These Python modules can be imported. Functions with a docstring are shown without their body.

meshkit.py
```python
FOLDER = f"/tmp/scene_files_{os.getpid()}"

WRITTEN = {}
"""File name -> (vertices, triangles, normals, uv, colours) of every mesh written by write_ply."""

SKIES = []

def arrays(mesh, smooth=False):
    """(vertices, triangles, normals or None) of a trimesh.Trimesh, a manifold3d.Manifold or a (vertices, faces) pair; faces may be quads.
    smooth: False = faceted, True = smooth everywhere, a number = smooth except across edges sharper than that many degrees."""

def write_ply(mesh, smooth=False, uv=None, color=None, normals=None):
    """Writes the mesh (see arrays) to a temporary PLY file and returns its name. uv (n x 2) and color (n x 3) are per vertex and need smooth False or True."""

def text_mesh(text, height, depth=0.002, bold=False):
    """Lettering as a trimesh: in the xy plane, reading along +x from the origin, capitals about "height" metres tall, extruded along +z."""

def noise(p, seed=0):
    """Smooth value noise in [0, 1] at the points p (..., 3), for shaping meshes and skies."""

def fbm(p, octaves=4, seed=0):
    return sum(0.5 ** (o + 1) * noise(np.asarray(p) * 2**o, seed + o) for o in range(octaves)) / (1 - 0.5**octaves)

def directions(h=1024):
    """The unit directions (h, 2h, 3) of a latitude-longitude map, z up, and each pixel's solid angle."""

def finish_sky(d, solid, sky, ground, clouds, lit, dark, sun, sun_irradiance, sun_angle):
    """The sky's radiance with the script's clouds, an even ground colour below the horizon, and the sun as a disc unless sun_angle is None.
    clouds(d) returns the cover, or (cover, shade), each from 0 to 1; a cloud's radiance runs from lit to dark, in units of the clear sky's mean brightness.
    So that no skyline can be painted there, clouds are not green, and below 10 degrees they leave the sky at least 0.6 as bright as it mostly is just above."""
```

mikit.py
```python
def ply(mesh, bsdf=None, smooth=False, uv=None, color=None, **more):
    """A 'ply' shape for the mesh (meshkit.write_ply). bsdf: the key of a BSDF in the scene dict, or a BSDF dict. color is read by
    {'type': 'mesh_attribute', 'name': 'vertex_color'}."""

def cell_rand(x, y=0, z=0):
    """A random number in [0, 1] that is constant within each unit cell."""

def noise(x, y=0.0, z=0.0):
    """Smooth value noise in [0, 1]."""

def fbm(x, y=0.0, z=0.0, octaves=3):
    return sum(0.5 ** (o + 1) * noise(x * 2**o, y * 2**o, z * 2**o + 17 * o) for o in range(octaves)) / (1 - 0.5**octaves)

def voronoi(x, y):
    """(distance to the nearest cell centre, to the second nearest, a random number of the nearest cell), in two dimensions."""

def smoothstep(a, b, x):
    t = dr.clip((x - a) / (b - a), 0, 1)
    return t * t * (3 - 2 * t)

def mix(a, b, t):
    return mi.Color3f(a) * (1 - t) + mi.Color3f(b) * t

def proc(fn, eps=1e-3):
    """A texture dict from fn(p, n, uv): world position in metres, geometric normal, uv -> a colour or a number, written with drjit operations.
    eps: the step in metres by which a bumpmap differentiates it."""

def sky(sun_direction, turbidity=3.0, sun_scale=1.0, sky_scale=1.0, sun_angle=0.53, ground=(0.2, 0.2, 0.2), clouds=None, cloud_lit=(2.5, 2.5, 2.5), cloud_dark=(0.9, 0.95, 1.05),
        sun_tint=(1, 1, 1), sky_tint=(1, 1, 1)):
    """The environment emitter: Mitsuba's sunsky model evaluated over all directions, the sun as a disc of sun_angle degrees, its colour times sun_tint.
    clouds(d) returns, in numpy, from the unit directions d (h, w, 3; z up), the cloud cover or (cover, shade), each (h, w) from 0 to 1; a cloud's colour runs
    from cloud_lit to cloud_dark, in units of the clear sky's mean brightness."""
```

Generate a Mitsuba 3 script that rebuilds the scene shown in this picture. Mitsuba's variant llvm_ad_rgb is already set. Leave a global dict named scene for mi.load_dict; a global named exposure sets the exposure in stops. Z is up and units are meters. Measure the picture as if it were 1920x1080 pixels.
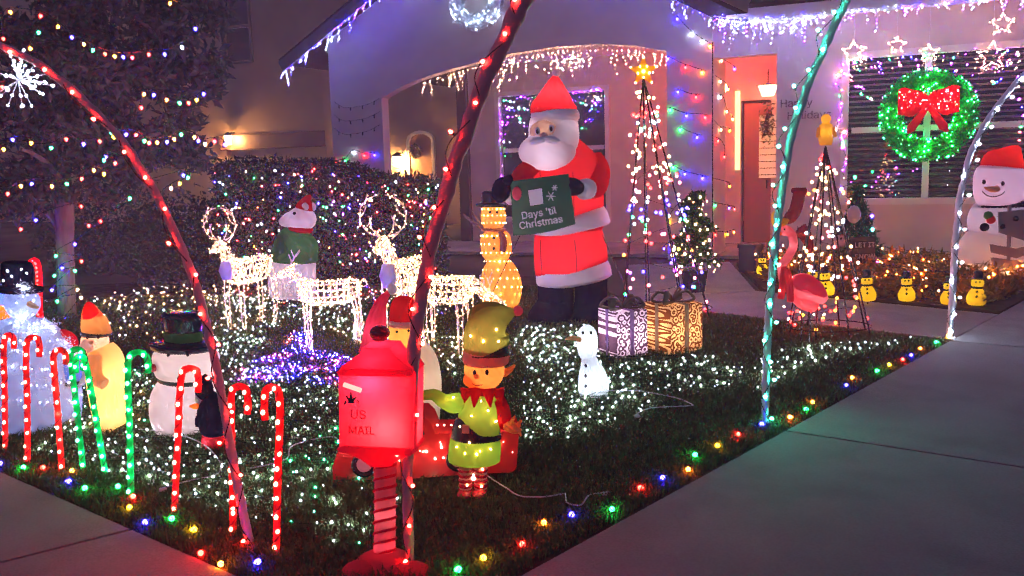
import math, numpy as np, trimesh, mitsuba as mi, mikit, meshkit, drjit as dr
from shapely.geometry import Polygon, Point, box as sbox
from scipy.interpolate import PchipInterpolator
T = mi.ScalarTransform4f
rng = np.random.default_rng(11)

# ---------------------------------------------------------------- camera, sky, exposure
H, FPX = 1.55, 1700.0
PITCH, ROLL = math.atan(230 / 1700), math.radians(1.7)
CF = np.array([0, math.cos(PITCH), -math.sin(PITCH)])
CU = np.array([0, math.sin(PITCH), math.cos(PITCH)])
IR = np.array([math.cos(ROLL), 0, 0]) - math.sin(ROLL) * CU
IU = np.array([math.sin(ROLL), 0, 0]) + math.cos(ROLL) * CU
EYE = np.array([0, 0, H])
exposure = 3.0
GAIN = 2.0 ** -exposure          # lamps are given in units of picture white
sky = mikit.sky([-0.3, -0.5, 0.6], turbidity=4, sun_scale=0.0, sky_scale=0.84 * GAIN, sky_tint=(1.15, 0.70, 1.32), ground=(0.05, 0.05, 0.05))
sky['sampling_weight'] = 1.0
scene = {
    'camera': {'type': 'perspective', 'fov': math.degrees(2 * math.atan(960 / FPX)), 'fov_axis': 'x', 'near_clip': 0.05, 'far_clip': 500.0,
               'to_world': T().look_at(EYE.tolist(), (EYE + CF).tolist(), IU.tolist())},
    'sky_light': sky,
}
labels = {}

# ---------------------------------------------------------------- helpers: where things stand
def ray(x, y): return CF + IR * (x - 960) / FPX - IU * (y - 540) / FPX
def G(x, y, z=0.0): r = ray(x, y); return EYE + r * (z - H) / r[2]            # the ground point seen there
def at(x, y, d): r = ray(x, y); return EYE + r * d / r[1]                     # a point d metres into the yard
def mpp(P): return float((np.asarray(P) - EYE) @ CF) / FPX                    # metres per pixel of the photograph there
A25 = math.radians(25)
HU, HV = np.array([math.cos(A25), -math.sin(A25), 0]), np.array([math.sin(A25), math.cos(A25), 0])
HO = at(1335, 480, 14.0); HO[2] = 0
def hp(u, v, z): return HO + u * HU + v * HV + np.array([0, 0, z])             # house coordinates: u along the front, v inwards
def onv(x, y, v): r = ray(x, y); return EYE + r * float((HO + v * HV - EYE) @ HV) / float(r @ HV)
def onu(x, y, u): r = ray(x, y); return EYE + r * float((HO + u * HU - EYE) @ HU) / float(r @ HU)

# ---------------------------------------------------------------- helpers: entries
used = {}
def uniq(k):
    n = used.get(k, 0); used[k] = n + 1
    return k if n == 0 else f'{k}_{n:03d}'
def thing(name, label, cat, group=None, kind=None):
    k = uniq(name); labels[k] = {'label': label, 'category': cat}
    if group: labels[k]['group'] = group
    if kind: labels[k]['kind'] = kind
    return k
def struct(name, mesh, mat, smooth=False, label=None):
    k = uniq(name); scene[k] = mikit.ply(mesh, mat, smooth=smooth); labels[k] = {'label': label or name.replace('_', ' '), 'category': name.replace('_', ' '), 'kind': 'structure'}
    return k
def part(root, name, mesh, mat, smooth=35, stuff=False, label=None, emit=None, w=None):
    if emit is not None and mesh.volume < 0: mesh = trimesh.Trimesh(mesh.vertices, mesh.faces[:, ::-1], process=False)
    k = uniq(root + '__' + name); d = mikit.ply(mesh, mat, smooth=smooth)
    if emit is not None:
        a = float(getattr(mesh, 'area', 0.01)); P = a * max(emit)
        d['emitter'] = {'type': 'area', 'radiance': {'type': 'rgb', 'value': [float(c) * GAIN for c in emit]}, 'sampling_weight': float(w or P ** 0.6)}
    scene[k] = d
    if stuff: labels.setdefault(k, {})['kind'] = 'stuff'
    if label: labels.setdefault(k, {})['label'] = label
    return k
def glow(root, P, rgb, rmax=.15):
    """the lamp inside a lit figure"""
    k = uniq(root + '__lamp'); rgb = np.array(rgb) * .55; i = max(rgb); r = min(.085 * (i / .2) ** .5, rmax)
    scene[k] = {'type': 'sphere', 'center': list(map(float, P)), 'radius': float(r), 'bsdf': {'type': 'ref', 'id': 'bulb_glass'},
                'emitter': {'type': 'area', 'radiance': {'type': 'rgb', 'value': [float(c) * GAIN / (math.pi * r * r) for c in rgb]}, 'sampling_weight': float(1.6 * (4 * i) ** 0.6)}}

# ---------------------------------------------------------------- helpers: materials
def rgb(c): return {'type': 'rgb', 'value': list(map(float, c))}
def mat(name, c, kind='plastic', rough=0.4, trans=1.0):
    if name not in scene:
        if kind == 'thin': b = {'type': 'principledthin', 'base_color': rgb(c), 'roughness': rough, 'diff_trans': trans, 'eta': 1.45}
        elif kind == 'metal': b = {'type': 'twosided', 'b': {'type': 'principled', 'base_color': rgb(c), 'metallic': 1.0, 'roughness': rough}}
        elif kind == 'matte': b = {'type': 'twosided', 'b': {'type': 'diffuse', 'reflectance': rgb(c)}}
        else: b = {'type': 'twosided', 'b': {'type': 'principled', 'base_color': rgb(c), 'roughness': rough, 'specular': 0.5}}
        scene[name] = b
    return name
def procmat(name, fn, rough=0.8, bump=None, bscale=0.004, eps=2e-3):
    b = {'type': 'principled', 'base_color': mikit.proc(fn), 'roughness': rough, 'specular': 0.35}
    if bump: b = {'type': 'bumpmap', 'arbitrary': mikit.proc(bump, eps=eps), 'scale': bscale, 'b': b}
    scene[name] = {'type': 'twosided', 'b': b}
    return name
def tone(a, b, f, o=3):
    return lambda p, n, uv: mikit.mix(a, b, mikit.fbm(p.x * f, p.y * f, p.z * f, octaves=o))
procmat('stucco', tone((.50, .45, .42), (.62, .57, .54), 3.0), .9, lambda p, n, uv: mikit.fbm(p.x * 45, p.y * 45, p.z * 45), .006)
procmat('far_stucco', tone((.46, .33, .21), (.58, .42, .27), 1.5), .9)
procmat('concrete', lambda p, n, uv: mikit.mix((.19, .19, .18), (.28, .275, .265), mikit.fbm(p.x * 2.2, p.y * 2.2, 0, octaves=5)) * (0.86 + 0.22 * mikit.noise(p.x * 160, p.y * 160)) * (1 - .12 * mikit.smoothstep(.55, .8, mikit.fbm(p.x * 3 + 9, p.y * 3, 3, octaves=4))), .75, lambda p, n, uv: mikit.fbm(p.x * 90, p.y * 90, 0), .003)
procmat('soil', tone((.035, .022, .014), (.085, .055, .035), 9), .95, lambda p, n, uv: mikit.fbm(p.x * 60, p.y * 60, 0), .01)
procmat('far_ground', tone((.06, .045, .035), (.12, .09, .07), .8), .95)
procmat('bark', lambda p, n, uv: mikit.mix((.11, .08, .07), (.24, .19, .17), mikit.fbm(p.x * 30, p.y * 30, p.z * 6)), .9, lambda p, n, uv: mikit.fbm(p.x * 40, p.y * 40, p.z * 8), .01)
procmat('wood_pole', lambda p, n, uv: mikit.mix((.34, .27, .25), (.66, .56, .53), mikit.fbm(p.x * 40, p.y * 40, p.z * 5)), .6, lambda p, n, uv: mikit.fbm(p.x * 70, p.y * 70, p.z * 9), .006)
for nm, c in (('grass_leaf', (.10, .135, .05)), ('tree_leaf', (.10, .105, .10)), ('hedge_leaf', (.085, .075, .06)), ('fir_leaf', (.03, .075, .035)), ('bed_leaf', (.20, .12, .035)), ('wreath_leaf', (.01, .30, .05)), ('tinsel', (.85, .88, .92))):
    scene[nm] = {'type': 'principledthin', 'base_color': mikit.proc((lambda c: lambda p, n, uv: mi.Color3f(c) * (0.6 + 0.9 * mikit.noise(p.x * 23, p.y * 23, p.z * 23)))(c)), 'roughness': .45, 'diff_trans': .7, 'eta': 1.4}
mat('cable_green', (.012, .03, .016)); mat('cable_black', (.012, .012, .015)); mat('cable_white', (.6, .6, .62)); mat('wire_white', (.85, .8, .75), rough=.3)
mat('white_trim', (.62, .6, .58)); mat('dark_trim', (.10, .07, .06)); mat('black', (.012, .012, .018), rough=.3); mat('black_metal', (.02, .02, .022), rough=.35)
mat('bulb_glass', (.6, .6, .6), rough=.15)
scene['pane_glass'] = {'type': 'thindielectric', 'int_ior': 1.5}
def nyl(n, c, t=1.0):
    k = 'sheet_' + n
    if k not in scene: scene[k] = {'type': 'bumpmap', 'arbitrary': mikit.proc(PUCKER, eps=4e-3), 'scale': .011, 'b': {'type': 'principledthin', 'base_color': rgb(c), 'roughness': .42, 'diff_trans': t, 'eta': 1.45}}
    return k
PUCKER = lambda p, n, uv: mikit.fbm(p.x * 11, p.y * 11, p.z * 5, octaves=3)
def nyl_(n, c, t=1.0): return mat('sheet_' + n, c, 'thin', .5, t)          # lit plastic or nylon skin, a lamp inside
nyl('red', (.80, .035, .045)); nyl('white', (.86, .85, .85)); nyl('green', (.10, .30, .10)); nyl('black', (.015, .012, .03), .3); nyl('skin', (.86, .60, .46)); nyl('amber', (.95, .55, .16))
nyl('yellow', (.95, .72, .05)); nyl('orange', (.9, .3, .06)); nyl('pink', (.95, .33, .36)); nyl('blue', (.2, .32, .75)); nyl('lime', (.42, .62, .08)); nyl('olive', (.50, .48, .12)); nyl('cream', (.9, .82, .7)); nyl('magenta', (.95, .10, .20))
mat('cane_red', (.85, .07, .08), 'thin', .2, 1.2); mat('cane_green', (.02, .55, .22), 'thin', .2, 1.2)

# ---------------------------------------------------------------- helpers: shapes
def cat(ms): return trimesh.util.concatenate(ms)
def sweep(P, R, n=16, sy=1.0, ref=None, cap=True):
    P = np.asarray(P, float); R = np.broadcast_to(np.asarray(R, float), (len(P),))
    t = np.gradient(P, axis=0); t /= np.linalg.norm(t, axis=1, keepdims=True) + 1e-12
    a = np.array(ref if ref is not None else ([0, 1, 0] if abs(t[0][1]) < .8 else [0, 0, 1]), float); fr = []
    for k in range(len(P)):
        a = a - t[k] * (a @ t[k]); a /= np.linalg.norm(a) + 1e-12; fr.append(a)
    a = np.array(fr); b = np.cross(t, a); th = np.arange(n) * 2 * np.pi / n
    V = P[:, None] + R[:, None, None] * (sy * np.cos(th)[None, :, None] * a[:, None] + np.sin(th)[None, :, None] * b[:, None])
    V = V.reshape(-1, 3); i, j = np.meshgrid(np.arange(len(P) - 1), np.arange(n), indexing='ij')
    q = np.stack([i * n + j, i * n + (j + 1) % n, (i + 1) * n + (j + 1) % n, (i + 1) * n + j], -1).reshape(-1, 4)
    Fc = [q[:, [0, 1, 2]], q[:, [0, 2, 3]]]
    if cap:
        m = len(V); V = np.vstack([V, P[0], P[-1]]); j = np.arange(n); l = (len(P) - 1) * n
        Fc += [np.stack([j * 0 + m, (j + 1) % n, j], 1), np.stack([j * 0 + m + 1, l + j, l + (j + 1) % n], 1)]
    return trimesh.Trimesh(V, np.vstack(Fc), process=False)
def smooth_rows(rows, sub):
    rows = np.array(rows, float); s = np.arange(len(rows)); q = np.linspace(0, len(rows) - 1, (len(rows) - 1) * sub + 1)
    return np.stack([PchipInterpolator(s, rows[:, k])(q) for k in range(rows.shape[1])], 1)
def bod(d, rows, n=28, sub=5, sy=1.0, cap=True):
    """a rounded body from rows (x, y, half width) of the photograph, d metres away"""
    r = smooth_rows([(*x, 0)[:4] for x in rows], sub); P = np.array([at(x[0], x[1], d + x[3]) for x in r])
    return sweep(P, [x[2] * mpp(p) for x, p in zip(r, P)], n, sy, cap=cap)
def pxtube(d, pts, w, n=12, sub=6):
    return bod(d, [(x[0], x[1], w) + tuple(x[2:]) for x in pts], n, sub)
def ell(d, x, y, rx, ry, rz=None, rot=0, lv=3):
    m = trimesh.creation.icosphere(lv); c = at(x, y, d); s = mpp(c)
    m.apply_scale([rx * s, (rz if rz is not None else rx) * s, ry * s])
    if rot: m.apply_transform(trimesh.transformations.rotation_matrix(math.radians(rot), [0, 1, 0]))
    return m.apply_translation(c)
def plate(d, pts, depth, yaw=0, dd=0):
    """an outline given in pixels as a solid plate of the given depth, turned by yaw about its middle"""
    pts = np.array(pts, float); c = at(*pts.mean(0), d); P = np.array([at(x, y, d) for x, y in pts])
    m = trimesh.creation.extrude_polygon(Polygon(np.stack([P[:, 0] - c[0], P[:, 2] - c[2]], 1)).buffer(0), depth, engine='earcut')
    V = m.vertices; ca, sa = math.cos(math.radians(yaw)), math.sin(math.radians(yaw)); y = V[:, 2] - depth / 2 + dd
    W = np.stack([V[:, 0] * ca - y * sa, V[:, 0] * sa + y * ca, V[:, 1]], 1) + c
    m = trimesh.Trimesh(W, m.faces[:, ::-1], process=False); return m
def bx(c, size, yaw=0, basis=None):
    m = trimesh.creation.box(size)
    if basis is not None: m.vertices = m.vertices @ np.array(basis)
    elif yaw: m.apply_transform(trimesh.transformations.rotation_matrix(math.radians(yaw), [0, 0, 1]))
    return m.apply_translation(c)
HB = [HU, HV, [0, 0, 1]]
def hbox(u0, u1, v0, v1, z0, z1): return bx(hp((u0 + u1) / 2, (v0 + v1) / 2, (z0 + z1) / 2), [u1 - u0, v1 - v0, z1 - z0], basis=HB)
def hplate(poly, v0, v1):
    m = trimesh.creation.extrude_polygon(poly, v1 - v0, engine='earcut'); V = m.vertices
    return trimesh.Trimesh(HO + V[:, :1] * HU + (V[:, 2:] + v0) * HV + V[:, 1:2] * np.array([0, 0, 1.]), m.faces[:, ::-1], process=False)
def slab(poly, z0, z1):
    m = trimesh.creation.extrude_polygon(poly, z1 - z0, engine='earcut'); return m.apply_translation([0, 0, z0])
def curve(P, step=0.05):
    P = np.asarray(P, float)
    if len(P) < 3: return P
    s = np.r_[0, np.cumsum(np.linalg.norm(np.diff(P, axis=0), axis=1) + 1e-6)]; q = np.linspace(0, s[-1], max(int(s[-1] / step), 8))
    return np.stack([PchipInterpolator(s, P[:, k])(q) for k in range(3)], 1)
def text(s, h, O, right, up, depth=.004, bold=True):
    m = meshkit.text_mesh(s, h, depth, bold); right = np.array(right, float); right /= np.linalg.norm(right); up = np.array(up, float); up -= right * (up @ right); up /= np.linalg.norm(up)
    n = np.cross(right, up); V = m.vertices
    return trimesh.Trimesh(np.asarray(O) + V[:, :1] * right + V[:, 1:2] * up + V[:, 2:] * n, m.faces, process=False)
ICO0, ICO1 = trimesh.creation.icosphere(0), trimesh.creation.icosphere(1)
def beads(P, r, seed=0, base=ICO0, long=1.35):
    P = np.asarray(P, float); g = np.random.default_rng(seed); V0 = base.vertices * np.array([1, 1, long]); n = len(P)
    q = g.normal(size=(n, 3)) * .5 + [0, 0, 1]; q /= np.linalg.norm(q, axis=1, keepdims=True)
    a = np.cross(q, [1, .3, 0]); a /= np.linalg.norm(a, axis=1, keepdims=True); b = np.cross(q, a)
    rr = r * g.uniform(.8, 1.2, n)[:, None, None]
    V = P[:, None] + rr * (V0[None, :, :1] * a[:, None] + V0[None, :, 1:2] * b[:, None] + V0[None, :, 2:] * q[:, None])
    return trimesh.Trimesh(V.reshape(-1, 3), (base.faces[None] + (np.arange(n) * len(V0))[:, None, None]).reshape(-1, 3), process=False)
LIT = {'r': (130, 1.0, .6), 'g': (.7, 80, 12), 'b': (2.4, 1.8, 170), 'o': (120, 17, .8), 'y': (90, 34, .5), 'w': (36, 45, 60), 'm': (54, 26, 9), 'p': (40, 2, 120), 'k': (90, 7, 10), 'c': (3, 70, 42), 's': (54, 27, 18), 'v': (3.2, 3.5, 4.4)}
NAME = {'r': 'red', 'g': 'green', 'b': 'blue', 'o': 'orange', 'y': 'yellow', 'w': 'white', 'm': 'warm', 'p': 'purple', 'k': 'pink', 'c': 'teal', 's': 'rose', 'v': 'faint'}
def minis(root, P, cols, r=.006, k=1.0, seed=0, base=ICO0):
    """small bulbs: too small to pick apart, one mesh for each colour"""
    P = np.asarray(P, float); cols = np.array(list(cols)) if len(cols) == len(P) and len(P) > 1 else np.random.default_rng(seed + 77).choice(list(cols), len(P))
    lev = np.random.default_rng(seed + 5).choice(3, len(P), p=[.3, .4, .3]) if len(P) > 40 else np.ones(len(P), int)
    for c in sorted(set(cols)):
        for l, f in ((0, 1.9), (1, .9), (2, .12)):
            q = P[(cols == c) & (lev == l)]
            if len(q): part(root, f'{NAME[c]}_bulbs', beads(q, r * (1.08 if l == 0 else .92), seed, base), 'bulb_glass', False, True, emit=np.array(LIT[c]) * k * f)
C9 = trimesh.creation.revolve(np.array([[0, 0], [.55, .12], [.9, .5], [1, .95], [.8, 1.6], [.4, 2.2], [0, 2.5]]) * 1.0, sections=9)
def big(root, P, c, r=.016, axis=None, k=1.0, sock=None):
    """a large bulb as a part of its own, and its socket added to the list sock"""
    ax = np.array(axis if axis is not None else [0, 0, -1], float); ax /= np.linalg.norm(ax); a = np.cross(ax, [.3, .9, .1]); a /= np.linalg.norm(a); b = np.cross(ax, a)
    V = C9.vertices * r; m = trimesh.Trimesh(np.asarray(P) + V[:, :1] * a + V[:, 1:2] * b + V[:, 2:] * ax, C9.faces, process=False)
    part(root, 'bulb', m, 'bulb_glass', True, emit=np.array(LIT[c]) * k)
    if sock is not None: sock.append(sweep([np.asarray(P) - ax * r * 1.3, np.asarray(P) + ax * r * .25], r * .62, 7))
def leaves(P, size, seed=1, up=0.0, asp=2.2):
    """leaf blades, one folded pair of triangles each"""
    P = np.asarray(P, float); g = np.random.default_rng(seed); n = len(P)
    q = g.normal(size=(n, 3)); q[:, 2] += up; q /= np.linalg.norm(q, axis=1, keepdims=True); a = np.cross(q, g.normal(size=(n, 3))); a /= np.linalg.norm(a, axis=1, keepdims=True) + 1e-9
    L = (np.broadcast_to(size, (n,)) * g.uniform(.6, 1.4, n))[:, None]; W = L / asp; b = np.cross(q, a)
    V = np.stack([P, P + q * L * .45 + a * W * .5 + b * W * .15, P + q * L, P + q * L * .45 - a * W * .5 + b * W * .15], 1).reshape(-1, 3); i = np.arange(n) * 4
    return trimesh.Trimesh(V, np.vstack([np.stack([i, i + 1, i + 2], 1), np.stack([i, i + 2, i + 3], 1)]), process=False)
def resample(P, step):
    P = np.asarray(P, float); s = np.r_[0, np.cumsum(np.linalg.norm(np.diff(P, axis=0), axis=1))]; n = max(int(s[-1] / step), 1); q = (np.arange(n) + .5) / n * s[-1]
    return np.stack([np.interp(q, s, P[:, k]) for k in range(3)], 1)
def inside(poly_xy, step, seed, jit=.35):
    """a jittered grid of ground points inside the outline"""
    pl = Polygon(poly_xy); g = np.random.default_rng(seed); x0, y0, x1, y1 = pl.bounds
    X, Y = np.meshgrid(np.arange(x0, x1, step), np.arange(y0, y1, step)); Q = np.stack([X.ravel(), Y.ravel()], 1) + g.uniform(-jit, jit, (X.size, 2)) * step
    import shapely
    return Q[shapely.contains_xy(pl, Q[:, 0], Q[:, 1])]
def gp(pts): return [tuple(G(x, y)[:2]) for x, y in pts]

# ================================================================ SETTING: ground, concrete, beds
KL, KC, KF = np.array([-2.75, 4.66]), np.array([-.43, 2.78]), np.array([3.62, 7.36])      # lawn edge: sidewalk side, corner, driveway end
ds, dd_ = (KL - KC) / np.linalg.norm(KL - KC), (KF - KC) / np.linalg.norm(KF - KC)
struct('ground', bx([0, 60, -.08], [400, 400, .1]), 'far_ground', label='dim bare ground reaching away behind the houses')
lawn_poly = [tuple(KC), tuple(KC + ds * 9.5), (-7.6, 13.2), (-1.2, 13.4), (1.0, 12.2), (1.25, 10.1), (1.95, 9.12), tuple(KF)]
struct('lawn', slab(Polygon(lawn_poly), -.10, 0.0), 'soil', label='dark lawn soil between sidewalk and driveway')
def slabs(name, poly, cuts, label, z=.02, cat='driveway'):
    k = thing(name, label, cat, kind='structure'); pl = Polygon(poly)
    from shapely.geometry import LineString
    for a, b in cuts: pl = pl.difference(LineString([a, b]).buffer(.007))
    for g in getattr(pl, 'geoms', [pl]): part(k, 'slab', slab(g.buffer(-.004), -.09, z), 'concrete', False)
n2 = np.array([dd_[1], -dd_[0]])
a, b = G(1480, 815)[:2], G(1920, 884)[:2]; jd = (b - a) / np.linalg.norm(b - a)
slabs('driveway', [tuple(KC - ds * .02), tuple(KC + dd_ * 14), tuple(KC + dd_ * 14 + n2 * 9), tuple(KC - dd_ * 4 + n2 * 9), tuple(KC - dd_ * 4 + n2 * .0)],
      [(tuple(a - jd * .3), tuple(a + jd * 12)), (tuple(a - jd * .3 + dd_ * 3.1), tuple(a + jd * 12 + dd_ * 3.1)), (tuple(a - jd * 3 - dd_ * 3.1), tuple(a + jd * 12 - dd_ * 3.1))], 'grey concrete driveway running up beside the lawn')
sn = np.array([-ds[1], ds[0]]); sn = sn if sn[1] < 0 else -sn
a, b = G(262, 995)[:2], G(0, 1062)[:2]; jd = (b - a) / np.linalg.norm(b - a)
slabs('sidewalk', [tuple(KC), tuple(KC + ds * 14), tuple(KC + ds * 14 + sn * 2.2), tuple(KC + sn * 2.2 - dd_ * 0)], [(tuple(a - jd * .2), tuple(a + jd * 3)), (tuple(a - jd * .2 + ds * 1.5), tuple(a + jd * 3 + ds * 1.5)), (tuple(a - jd * .2 + ds * 3), tuple(a + jd * 3 + ds * 3))], 'grey concrete sidewalk crossing the lower left corner', .016, 'sidewalk')
wn = KF + dd_ * .02
slabs('walkway', [tuple(wn), (1.98, 9.14), (1.3, 10.15), (1.75, 13.6), (3.3, 13.6), (2.85, 10.5), tuple(KC + dd_ * 7.62)], [((2.2, 8.0), (3.6, 9.6)), ((1.3, 10.15), (2.9, 10.5))], 'concrete walkway from the driveway to the porch', .012, 'walkway')
bed_poly = [tuple(KC + dd_ * 7.68), (2.95, 10.55), (3.35, 13.4), (9.4, 10.9), tuple(KC + dd_ * 13)]
struct('flower_bed', slab(Polygon(bed_poly), -.10, .03), 'soil', label='dark mulch flower bed under the front window')

# grass: blades, denser where they show larger
pl = Polygon(lawn_poly).buffer(-.015); import shapely
Q = rng.uniform([-7.5, 2.7], [3.8, 11.5], (900000, 2)); Q = Q[rng.random(len(Q)) < np.clip(3.6 / Q[:, 1], 0, 1) ** 1.6]; Q = Q[np.abs(Q[:, 0]) < Q[:, 1] * .62 + .3]
Q = Q[shapely.contains_xy(pl, Q[:, 0], Q[:, 1])][:150000]
n = len(Q); hgt = rng.uniform(.022, .055, n) * (.75 + .6 * meshkit.noise(np.c_[Q * 2.1, Q[:, 0] * 0])); ang = rng.uniform(0, 2 * np.pi, n); w = rng.uniform(.0016, .003, n) * (1 + Q[:, 1] * .12)
wd = np.stack([np.cos(ang), np.sin(ang), 0 * ang], 1) * w[:, None]; lean = rng.normal(size=(n, 3)) * [.5, .5, 0]; base = np.c_[Q, np.zeros(n)]
mid = base + (lean * .25 + [0, 0, .6]) * hgt[:, None]; tip = base + (lean * .9 + [0, 0, 1.]) * hgt[:, None]
V = np.stack([base - wd, base + wd, mid + wd * .8, mid - wd * .8, tip], 1).reshape(-1, 3); i = np.arange(n) * 5
k = thing('grass', 'short lawn grass with lights lying among the blades', 'grass', kind='stuff')
scene[k] = mikit.ply(trimesh.Trimesh(V, np.vstack([np.stack([i, i + 1, i + 2], 1), np.stack([i, i + 2, i + 3], 1), np.stack([i + 3, i + 2, i + 4], 1)]), process=False), 'grass_leaf')

# ================================================================ THE HOUSE
hs = thing('house', 'pale stucco house with an arched porch and a wide front window', 'house')
PK = (-3.6, 5.75)
def rake(u): return PK[1] - .55 * abs(u - PK[0])
arch = [(-5.9, 0), (-5.9, 2.80), (-5.55, 2.95), (-5.17, 3.07), (-4.65, 3.18), (-4.11, 3.27), (-3.31, 3.385), (-2.5, 3.43), (-1.73, 3.41), (-1.2, 3.34), (-.7, 3.22), (-.7, 0)]
part(hs, 'portico_wall', hplate(Polygon([(-7, 0), (-7, rake(-7)), PK, (0, rake(0)), (0, 0)]).difference(Polygon(arch)), 0, .22), 'stucco', False)
part(hs, 'pillar', hbox(-.68, -.002, .222, 1.0, 0, 3.6), 'stucco', False)
part(hs, 'porch_ceiling', hbox(-6.9, .93, .223, 2.38, 3.5, 3.6), 'stucco', False)
part(hs, 'porch_wall', hplate(Polygon([(-5.4, 0), (-5.4, 3.5), (1.2, 3.5), (1.2, 0)]).difference(sbox(-4.75, .5, -2.5, 2.92)).difference(sbox(-.02, .05, .50, 2.55)), 2.4, 2.6), 'stucco', False)
part(hs, 'porch_floor', hbox(-6.9, .9, .23, 2.39, 0, .05), 'concrete', False)
part(hs, 'corner_post', hbox(-5.62, -5.41, 2.3, 2.6, .05, 3.45), 'dark_trim', False)
part(hs, 'side_wall', hbox(.952, 1.15, .3, 2.4, 0, 3.5), 'stucco', False)
part(hs, 'entry_beam', hbox(.002, .95, .02, .3, 3.06, 3.6), 'stucco', False)
part(hs, 'front_wall', hplate(Polygon([(.95, 0), (.95, 3.6), (9, 3.6), (9, 0)]).difference(sbox(1.92, .9, 4.25, 2.93)), 0, .28), 'stucco', False)
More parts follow.
